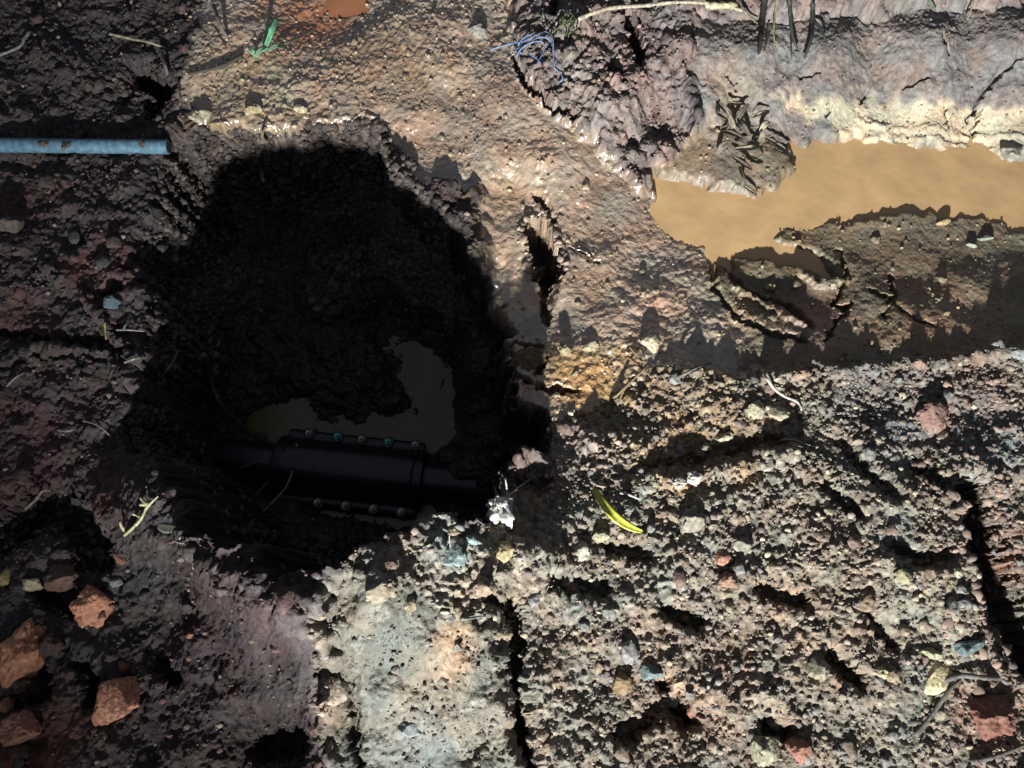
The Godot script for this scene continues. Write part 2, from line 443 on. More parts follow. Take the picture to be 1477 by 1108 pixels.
func press(s: Array) -> void:
	var pts := PackedVector2Array()
	var lo := Vector2(9, 9)
	var hi := Vector2(-9, -9)
	for k in range(0, s[0].size(), 2):
		var y := 0.0
		var p := Vector3.ZERO
		for n in 6:
			p = ray_at(s[0][k], s[0][k + 1], y)
			y = base_h[clampi(int((p.z - Z0) / dz), 0, nz - 1) * nx + clampi(int((p.x - X0) / dx), 0, nx - 1)]
		var q := Vector2(p.x, p.z)
		pts.append(q)
		lo = lo.min(q)
		hi = hi.max(q)
	var r: float = s[1]
	var depth: float = s[2]
	var flat: float = s[3]
	for j in range(maxi(0, int((lo.y - r * 1.6 - Z0) / dz)), mini(nz - 1, int((hi.y + r * 1.6 - Z0) / dz)) + 1):
		for i in range(maxi(0, int((lo.x - r * 1.6 - X0) / dx)), mini(nx - 1, int((hi.x + r * 1.6 - X0) / dx)) + 1):
			var x := X0 + (i + .5) * dx
			var z := Z0 + (j + .5) * dz
			var p := Vector2(x + .008 * n_warp.get_noise_2d(x * 2.0, z * 2.0), z + .008 * n_warp.get_noise_2d(x * 2.0 + 9.0, z * 2.0))
			var best := 9.0
			for k in pts.size() - 1:
				var e := pts[k + 1] - pts[k]
				var w := p - pts[k]
				var q := w - e * clampf(w.dot(e) / e.length_squared(), 0.0, 1.0)
				best = minf(best, q.length_squared())
			best = sqrt(best) / r
			if best < 1.5:
				best += .35 * n_fine.get_noise_2d(x, z)
				if best < 1.0: base_h[j * nx + i] += depth * (1.0 - smoothstep(flat, 1.0, best))


func displace() -> void:
	verts.resize(nx * nz)
	cols.resize(nx * nz)
	norms.resize(nx * nz)
	var rows := []
	rows.resize(nz)
	var task := func(j: int) -> void:
		var vs := PackedVector3Array()
		var cs := PackedColorArray()
		vs.resize(nx)
		cs.resize(nx)
		var z := Z0 + (j + .5) * dz
		var ja := maxi(j - 3, 0)
		var jb := mini(j + 3, nz - 1)
		for i in nx:
			var k := j * nx + i
			var x := X0 + (i + .5) * dx
			var y := base_h[k]
			var ia := maxi(i - 3, 0)
			var ib := mini(i + 3, nx - 1)
			var n := Vector3((base_h[j * nx + ia] - base_h[j * nx + ib]) / ((ib - ia) * dx), 1.0, (base_h[ja * nx + i] - base_h[jb * nx + i]) / ((jb - ja) * dz)).normalized()
			var a := k * 4
			var patch := n_patch.get_noise_2d(x, z)
			var w := n_wave.get_noise_3d(x, y, z)
			var f := n_fine.get_noise_3d(x, y, z)
			var wx := x + .010 * f
			var wz := z + .010 * w
			var steep := lerpf(.3, 1.0, n.y * n.y)
			var d := amp_map[a + 3] * w * steep
			var big := 0.0
			if amp_map[a] > .0015:
				big = clampf(-n_big.get_noise_3d(wx, y, wz), 0, 1)
				d += amp_map[a] * big * (1.2 + patch) * steep
			var mid := clampf(-n_mid.get_noise_3d(wx, y, wz), 0, 1)
			d += amp_map[a + 1] * mid * (2.0 - mid) * (1.0 + 1.1 * patch)
			var sm := clampf(-n_small.get_noise_3d(wx, y, wz), 0, 1)
			d += amp_map[a + 2] * (sm * (2.0 - sm) + 1.2 * f)
			d -= amp_map[a] * .5 + amp_map[a + 1] * .5
			vs[i] = Vector3(x, y, z) + n * d
			# the soil's own colour: clay, grit and humus mixed in patches, single crumbs paler
			var b := k * 3
			var red := n_red.get_noise_2d(x, z)
			var grit := amp_map[a + 2] * 110.0
			var tone := 1.0 + (.30 * n_red.get_noise_2d(x * 5.0 + 7.0, z * 5.0) + .22 * f) * clampf(grit * 2.5, .4, 1.0) + .15 * patch
			if sm > .62 and n_patch.get_noise_2d(floorf(x * 130.0) * 7.1, floorf(z * 130.0) * 5.3) > .28: tone += .28 * grit
			cs[i] = Color(clampf(tint_map[b] * tone * (1.0 + .09 * red), 0, 1), clampf(tint_map[b + 1] * tone * (1.0 - .02 * red), 0, 1), clampf(tint_map[b + 2] * tone * (1.0 - .08 * red), 0, 1))
		rows[j] = [vs, cs]
	WorkerThreadPool.wait_for_group_task_completion(WorkerThreadPool.add_group_task(task, nz))
	verts = PackedVector3Array()
	cols = PackedColorArray()
	for r in rows:
		verts.append_array(r[0])
		cols.append_array(r[1])
	var task2 := func(j: int) -> void:
		var ns := PackedVector3Array()
		ns.resize(nx)
		var ja := maxi(j - 1, 0) * nx
		var jb := mini(j + 1, nz - 1) * nx
		for i in nx:
			var n := (verts[jb + i] - verts[ja + i]).cross(verts[j * nx + mini(i + 1, nx - 1)] - verts[j * nx + maxi(i - 1, 0)])
			ns[i] = n.normalized()
		rows[j] = ns
	WorkerThreadPool.wait_for_group_task_completion(WorkerThreadPool.add_group_task(task2, nz))
	norms = PackedVector3Array()
	for r in rows: norms.append_array(r)


func cut_into_zones() -> void:
	var mats := [
		soil_material("ground", .62, 1.0, .25, .45), wet(soil_material("mud", .14, .42, .38, .8)), soil_material("bank", .75, 1.0, .22, .4), soil_material("wall", .6, 1.0, .18, .4),
		soil_material("floor", .35, .75, .12, .5), soil_material("heap", .7, 1.0, .25, .4), soil_material("slab", .45, .95, .20, .5), soil_material("pit", .45, .9, .2, .5)]
	var zi := PackedInt32Array()
	zi.resize((nx - 1) * (nz - 1))
	var idx := []
	var remap := []
	var lists := []
	for z in 8:
		idx.append(PackedInt32Array())
		lists.append(PackedInt32Array())
		var r := PackedInt32Array()
		r.resize(nx * nz)
		r.fill(-1)
		remap.append(r)
	for zone in 8:
		var r: PackedInt32Array = remap[zone]
		var ix := PackedInt32Array()
		var ls := PackedInt32Array()
		for j in nz - 1:
			var jc := clampi(int((j + 1.0) / nz * cz), 0, cz - 1) * cx
			for ic in cx:
				if zone_c[jc + ic] != zone: continue
				var i0 := int(ceil(float(ic) / cx * nx))
				var i1 := mini(int(ceil(float(ic + 1) / cx * nx)), nx - 1)
				for i in range(i0, i1):
					var q := j * nx + i
					for v in [q, q + 1, q + nx, q + nx + 1]:
						if r[v] < 0:
							r[v] = ls.size()
							ls.append(v)
					ix.append(r[q]); ix.append(r[q + 1]); ix.append(r[q + nx])
					ix.append(r[q + 1]); ix.append(r[q + nx + 1]); ix.append(r[q + nx])
		if ls.is_empty(): continue
		var vs := PackedVector3Array()
		var ns := PackedVector3Array()
		var cs := PackedColorArray()
		for v in ls:
			vs.append(verts[v]); ns.append(norms[v]); cs.append(cols[v])
		var ar := []
		ar.resize(Mesh.ARRAY_MAX)
		ar[Mesh.ARRAY_VERTEX] = vs
		ar[Mesh.ARRAY_NORMAL] = ns
		ar[Mesh.ARRAY_COLOR] = cs
		ar[Mesh.ARRAY_INDEX] = ix
		var m := ArrayMesh.new()
		m.add_surface_from_arrays(Mesh.PRIMITIVE_TRIANGLES, ar)
		tag(put(ZONE_NAMES[zone], m, mats[zone]), "", "", "", "structure")


func far_ground() -> void:
	# the field round the works, out to the horizon, coarser with distance
	var st := SurfaceTool.new()
	st.begin(Mesh.PRIMITIVE_TRIANGLES)
	var rings := 26
	var seg := 96
	var grid := []
	for r in rings:
		var g: float = 0.0 if r == 0 else .012 * pow(1.42, r) * 1.0
		var row := []
		for s in seg * 4:
			var side := int(s / float(seg))
			var f := float(s % seg) / seg
			var p := Vector2.ZERO
			var a := Vector2(X0 - g, Z0 - g)
			var b := Vector2(X1 + g, Z1 + g)
			match side:
				0: p = Vector2(lerpf(a.x, b.x, f), a.y)
				1: p = Vector2(b.x, lerpf(a.y, b.y, f))
				2: p = Vector2(lerpf(b.x, a.x, f), b.y)
				3: p = Vector2(a.x, lerpf(b.y, a.y, f))
			var edge := ground_y(clampf(p.x, X0 + .004, X1 - .004), clampf(p.y, Z0 + .004, Z1 - .004))
			var y := lerpf(edge - .003, .03 * n_wave.get_noise_2d(p.x * .2, p.y * .2) + .02 * n_wave.get_noise_2d(p.x, p.y), smoothstep(0.0, .6, g))
			if r == 0: y -= .012
			row.append(Vector3(p.x, y, p.y))
		grid.append(row)
	for r in rings - 1:
		for s in seg * 4:
			var t := (s + 1) % (seg * 4)
			for v in [grid[r][s], grid[r][t], grid[r + 1][s], grid[r][t], grid[r + 1][t], grid[r + 1][s]]:
				st.set_color(Color8(84, 72, 66))
				st.set_uv(Vector2(v.x, v.z))
				st.add_vertex(v)
	st.index()
	st.generate_normals(true)
	tag(put("field", st.commit(), soil_material("field", .7, 1.0, .5, .4)), "", "", "", "structure")


# ------------------------------------------------------------------ water
func sheet(poly: PackedVector2Array, y: float) -> ArrayMesh:
	var tri := Geometry2D.triangulate_polygon(poly)
	var st := SurfaceTool.new()
	st.begin(Mesh.PRIMITIVE_TRIANGLES)
	for k in range(0, tri.size(), 3):
		var a := poly[tri[k]]
		var b := poly[tri[k + 1]]
		var c := poly[tri[k + 2]]
		var order := [a, b, c] if (b - a).cross(c - a) > 0 else [a, c, b]
		for p in order:
			st.set_normal(Vector3.UP)
			st.set_uv(p)
			st.add_vertex(Vector3(p.x, y, p.y))
	return st.commit()


func water_material(c: Color, rough: float) -> StandardMaterial3D:
	var m := mat(c, rough)
	m.uv1_triplanar = true
	m.uv1_world_triplanar = true
	m.uv1_scale = Vector3.ONE * 2.0
	m.albedo_texture = noise_tex("silt", 0.008, 5, .88, 1.0)
	m.heightmap_enabled = true
	m.heightmap_texture = noise_tex("ripple", 0.01, 3, 0.0, 1.0)
	m.heightmap_scale = .10
	return m


func build_water() -> void:
	var tan_water := water_material(Color8(186, 152, 108), .14)
	var poly := Geometry2D.offset_polygon(world_poly(water_px, WATER_Y), .05)[0]
	tag(put("trench_water", sheet(poly, WATER_Y), tan_water), "", "", "", "structure")
	var pool := world_poly([300, 560, 420, 520, 500, 440, 620, 440, 700, 540, 720, 690, 720, 780, 560, 800, 340, 770], PIT_WATER_Y)
	tag(put("pit_water", sheet(pool, PIT_WATER_Y), water_material(Color8(92, 80, 50), .2)), "", "", "", "structure")
	var p := on_ground(480, 14)
	var small := PackedVector2Array()
	for k in 20:
		var a := TAU * k / 20.0
		small.append(Vector2(p.x + cos(a) * (.10 + .015 * sin(a * 3.0)), p.z - .02 + sin(a) * .045))
	tag(put("puddle", sheet(small, p.y + .002), water_material(Color8(168, 112, 78), .25)), "", "", "", "structure")


# ------------------------------------------------------------------ shapes
func tube(pts: PackedVector3Array, r0: float, r1: float, sides := 7, wobble := 0.0) -> ArrayMesh:
	var c := Curve3D.new()
	for k in pts.size():
		var t := Vector3.ZERO
		if k > 0 and k < pts.size() - 1: t = (pts[k + 1] - pts[k - 1]) / 6.0
		c.add_point(pts[k], -t, t)
	c.bake_interval = .004
	var n := clampi(int(c.get_baked_length() / .006), 4, 60)
	var st := SurfaceTool.new()
	st.begin(Mesh.PRIMITIVE_TRIANGLES)
	st.set_smooth_group(0)
	var rings := []
	var side := Vector3.ZERO
	for k in n + 1:
		var f := float(k) / n
		var p := c.sample_baked(f * c.get_baked_length(), true)
		var q := c.sample_baked(minf(f + .02, 1.0) * c.get_baked_length(), true) - c.sample_baked(maxf(f - .02, 0.0) * c.get_baked_length(), true)
		var d := q.normalized()
		side = d.cross(Vector3(.13, .9, .41)).normalized() if side == Vector3.ZERO else (side - d * side.dot(d)).normalized()
		var up := side.cross(d)
		var r := lerpf(r0, r1, f) * (1.0 + wobble * n_fine.get_noise_3dv(p * 2.3))
		var ring := []
		for s in sides:
			var a := TAU * s / sides
			ring.append(p + (side * cos(a) + up * sin(a)) * r)
		rings.append(ring)
	for k in n:
		for s in sides:
			var t := (s + 1) % sides
			for v in [rings[k][s], rings[k + 1][s], rings[k][t], rings[k][t], rings[k + 1][s], rings[k + 1][t]]: st.add_vertex(v)
	for s in range(1, sides - 1):
		for v in [rings[0][0], rings[0][s], rings[0][s + 1]]: st.add_vertex(v)
		for v in [rings[n][0], rings[n][s + 1], rings[n][s]]: st.add_vertex(v)
	st.index()
	st.generate_normals()
	return st.commit()


var ico_cache := {}
func icosphere(level: int) -> Array:
	if ico_cache.has(level): return ico_cache[level]
	var t := (1.0 + sqrt(5.0)) / 2.0
	var v := [Vector3(-1, t, 0), Vector3(1, t, 0), Vector3(-1, -t, 0), Vector3(1, -t, 0), Vector3(0, -1, t), Vector3(0, 1, t), Vector3(0, -1, -t), Vector3(0, 1, -t), Vector3(t, 0, -1), Vector3(t, 0, 1), Vector3(-t, 0, -1), Vector3(-t, 0, 1)]
	for k in 12: v[k] = v[k].normalized()
	var f := [0, 11, 5, 0, 5, 1, 0, 1, 7, 0, 7, 10, 0, 10, 11, 1, 5, 9, 5, 11, 4, 11, 10, 2, 10, 7, 6, 7, 1, 8, 3, 9, 4, 3, 4, 2, 3, 2, 6, 3, 6, 8, 3, 8, 9, 4, 9, 5, 2, 4, 11, 6, 2, 10, 8, 6, 7, 9, 8, 1]
	for l in level:
		var mids := {}
		var g := []
		for k in range(0, f.size(), 3):
			var m := []
			for e in 3:
				var a: int = f[k + e]
				var b: int = f[k + (e + 1) % 3]
				var key := Vector2i(mini(a, b), maxi(a, b))
				if not mids.has(key):
					mids[key] = v.size()
					v.append(((v[a] + v[b]) * .5).normalized())
				m.append(mids[key])
			g.append_array([f[k], m[0], m[2], f[k + 1], m[1], m[0], f[k + 2], m[2], m[1], m[0], m[1], m[2]])
		f = g
	ico_cache[level] = [v, f]
	return ico_cache[level]


func lump(level: int, key: int, squash: Vector3, rough: float, cuts: int, faceted := false) -> ArrayMesh:
	# a broken clod: a ball with planes knocked off it and a rough skin
	var ico := icosphere(level)
	var r := RandomNumberGenerator.new()
	r.seed = key * 101 + 7
	var planes := []
	for k in cuts:
		planes.append([Vector3(r.randfn(), r.randfn(), r.randfn()).normalized(), r.randf_range(.55, .85)])
	var o := Vector3(key * 3.7, key * 1.3, 0)
	var vs := []
	for p in ico[0]:
		var q: Vector3 = p * (1.0 + rough * (n_wave.get_noise_3dv(p * .16 + o) * 1.6 + n_wave.get_noise_3dv(p * .55 + o) * .6))
		for c in planes:
			var over: float = q.dot(c[0]) - c[1]
			if over > 0: q -= (c[0] as Vector3) * over * .88
		vs.append(q * squash)
	var st := SurfaceTool.new()
	st.begin(Mesh.PRIMITIVE_TRIANGLES)
	st.set_smooth_group(-1 if faceted else 0)
	var f: Array = ico[1]
	for k in range(0, f.size(), 3):
		for e in [0, 2, 1]: st.add_vertex(vs[f[k + e]])
	if not faceted: st.index()
	st.generate_normals()
	return st.commit()


func stone_material(c: Color, rough := .85, bump := .15) -> StandardMaterial3D:
	var key := "stone%s%.2f%.2f" % [c.to_html(), rough, bump]
	if tex_cache.has(key): return tex_cache[key]
	var m := mat(c, rough)
	m.uv1_triplanar = true
	m.uv1_world_triplanar = true
	m.uv1_scale = Vector3.ONE * 4.0
	m.albedo_texture = noise_tex("blot", 0.045, 5, .42, 1.0)
	m.heightmap_enabled = true
	m.heightmap_texture = noise_tex("relief", 0.07, 5, 0.0, 1.0)
	m.heightmap_scale = bump
	tex_cache[key] = m
	return m


# ------------------------------------------------------------------ the lamp
func work_lamp(at: Vector3, high: float, aim: Vector3, energy: float) -> void:
	var o := base("work_lamp", at)
	tag(o, "black work lamp on a short stand south of the pit, shining over it", "lamp")
	var black := mat(Color(.03, .03, .03), .5)
	var steel := mat(Color(.25, .25, .26), .4, .8)
	for k in 3:
		var a := TAU * k / 3.0 + .3
		put("leg", tube(PackedVector3Array([Vector3(0, high * .55, 0), Vector3(cos(a) * .22, -.02, sin(a) * .22)]), .009, .008, 10), steel, o)
	put("pole", tube(PackedVector3Array([Vector3(0, high * .4, 0), Vector3(0, high - .07, 0)]), .012, .012, 12), steel, o)
	var head := Basis.looking_at(aim.normalized())
	var box := BoxMesh.new()
	box.size = Vector3(.16, .12, .05)
	var b := put("housing", box, black, o, Vector3(0, high, 0) - head * Vector3(0, 0, -.035))
	b.basis = head
	var glass := BoxMesh.new()
	glass.size = Vector3(.13, .09, .006)
	var gm := mat(Color(.9, .9, .85), .3)
	gm.emission_enabled = true
	gm.emission = Color(1, .97, .9)
	gm.emission_energy_multiplier = 3.0
	var lens := put("lamp_glass", glass, gm, o, Vector3(0, high, 0) + head * Vector3(0, 0, .006))
	lens.basis = head
	var s := SpotLight3D.new()
	s.name = "work_light"
	s.light_color = Color(.985, .99, .985)
	s.light_energy = energy
	s.light_size = .045
	s.spot_range = 40.0
	s.spot_angle = 45.0
	s.spot_angle_attenuation = 1.0
	s.spot_attenuation = 2.0
	s.shadow_enabled = true
	s.position = Vector3(0, high, 0) + head * Vector3(0, 0, -.03)
	s.basis = head
	o.add_child(s)


# ------------------------------------------------------------------ pipes
func lathe(profile: Array, axis: Basis, sides := 40) -> ArrayMesh:       # profile: along, radius
	var st := SurfaceTool.new()
	st.begin(Mesh.PRIMITIVE_TRIANGLES)
	for k in profile.size() - 1:
		st.set_smooth_group(k)
		for s in sides:
			var v := []
			for e in [[k, s], [k + 1, s], [k, s + 1], [k + 1, s + 1]]:
				var a: float = TAU * e[1] / sides
				var q: Vector2 = profile[e[0]]
				v.append(axis * Vector3(q.x, q.y * cos(a), q.y * sin(a)))
			for i in [0, 1, 2, 2, 1, 3]: st.add_vertex(v[i])
	st.index()
	st.generate_normals()
	return st.commit()


func build_pipes() -> void:
	# the blue service pipe that ends at the rim of the pit
	var a := ray_at(-260, 207, .018)
	var b := ray_at(243, 212, .010)
	var blue := StandardMaterial3D.new()
	blue.albedo_color = Color8(102, 138, 158)
	blue.roughness = .38
	blue.uv1_triplanar = true
	blue.uv1_scale = Vector3.ONE * 5.0
	blue.albedo_texture = noise_tex("muddy_pipe", 0.02, 5, .55, 1.0)
	var d := (b - a).normalized()
	var ax := Basis(d, d.cross(Vector3.BACK).normalized() * -1.0, d.cross(d.cross(Vector3.BACK)).normalized() * -1.0)
	var l := (b - a).length()
	var pipe := base("water_pipe", a)
	tag(pipe, "muddy light blue plastic water pipe lying across the ground to the pit rim", "pipe")
	var cut := lathe([Vector2(0, .0155), Vector2((b - a).length() - .001, .0155), Vector2((b - a).length(), .0148), Vector2((b - a).length(), .0122)], ax, 36)
	put("tube", cut, blue, pipe)
	put("bore", lathe([Vector2(0, .0125), Vector2(.0012, .0125), Vector2(.0012, .0001)], ax), mat(Color(.02, .025, .03), .8), pipe, b - a)
	for k in 3:
		var q := ray_at([62, 95, 205][k], [207, 210, 206][k], .032)
		var m := put("mud_smear", lump(2, 300 + k, Vector3(.011, .0018, .008), .5, 2), stone_material(Color8(112, 104, 92)), pipe, q - a)
		m.rotation.y = k

	# the black main and the split repair clamp bolted round it
	var y := -.385
	var p0 := ray_at(300, 655, y)
	var p1 := ray_at(420, 675, y)
	var c0 := ray_at(402, 671, y)
	var c1 := ray_at(614, 694, y)
	var p2 := ray_at(800, 714, y - .01)
	d = (c1 - c0).normalized()
	var up := Vector3.UP
	var side := d.cross(up).normalized()          # towards the viewer
	up = side.cross(d)
	ax = Basis(d, up, side)
	l = (c1 - c0).length()
	var black := mat(Color8(26, 27, 30), .42)
	black.uv1_triplanar = true
	black.uv1_scale = Vector3.ONE * 4.0
	black.roughness_texture = noise_tex("scuff", 0.02, 4, .5, 1.0)
	var main := base("main_pipe", c0 - d * .35)
	tag(main, "black water main lying in the flooded bottom of the pit", "pipe")
	put("tube", lathe([Vector2(0, .046), Vector2(0, .052), Vector2(1.25, .052), Vector2(1.25, .046)], ax, 48), black, main)
	var clamp := base("repair_clamp", c0)
	tag(clamp, "black bolted repair clamp round the pipe at the bottom of the pit", "pipe clamp")
	put("sleeve", lathe([Vector2(0, .052), Vector2(0, .066), Vector2(.004, .072), Vector2(.022, .074), Vector2(.028, .070), Vector2(l - .028, .070), Vector2(l - .022, .074), Vector2(l - .004, .072), Vector2(l, .066), Vector2(l, .052)], ax, 56), black, clamp)
	var bolt_shine := mat(Color8(150, 145, 136), .3, .9)
	var bolt_glint := mat(Color8(86, 160, 152), .25, .9)  # cyan glint put into the metal colour of some bolts
	var dull_steel := mat(Color8(92, 90, 86), .5, .8)
	var hexa := lathe([Vector2(0, .0001), Vector2(0, .0088), Vector2(.008, .0088), Vector2(.0095, .0075), Vector2(.0095, .0001)], Basis(Vector3.UP, Vector3.RIGHT, Vector3.FORWARD * -1.0), 6)
	var washer := lathe([Vector2(0, .005), Vector2(0, .0118), Vector2(.0018, .0118), Vector2(.0022, .005)], Basis(Vector3.UP, Vector3.RIGHT, Vector3.BACK), 20)
	var tip := lathe([Vector2(0, .0048), Vector2(.010, .0048), Vector2(.0118, .0036), Vector2(.0118, .0001)], Basis(Vector3.UP, Vector3.RIGHT, Vector3.BACK), 14)
	for row in 2:
		var s := -1.0 if row == 0 else 1.0
		var lip := put("flange", lathe([Vector2(.012, .0001), Vector2(.012, .009), Vector2(.016, .0115), Vector2(l - .016, .0115), Vector2(l - .012, .009), Vector2(l - .012, .0001)], Basis(Vector3.RIGHT, Vector3.UP, Vector3.BACK), 24), black, clamp, side * s * .075)
		lip.basis = ax.scaled_local(Vector3(1, 1, 1.5))
		var boss := lathe([Vector2(-.014, .0001), Vector2(-.014, .0145), Vector2(.011, .0145), Vector2(.0135, .012), Vector2(.0135, .0001)], Basis(Vector3.UP, Vector3.RIGHT, Vector3.BACK), 22)
		var at_px := [[445, 626], [486, 631], [521, 634], [559, 639], [598, 644]] if row == 0 else [[460, 711], [500, 714], [540, 719], [580, 724]]
		for k in at_px.size():
			var q := ray_at(at_px[k][0], at_px[k][1], y + .022)
			var along := (q - c0).dot(d)
			var seat := d * along + side * s * .081 + up * .0137
			var lug := put("bolt_boss", boss, black, clamp, d * along + side * s * .081)
			lug.basis = ax
			var green := row == 0 and (k == 1 or k == 3)
			var bo := put("bolt", hexa, bolt_glint if green else bolt_shine, clamp, seat + up * .002)
			bo.basis = ax * Basis(Vector3.UP, .4 + k * 1.3)
			put("washer", washer, dull_steel, bo, Vector3(0, -.002, 0))
			put("bolt_tip", tip, bolt_glint if green else bolt_shine, bo, Vector3(0, .009, 0))


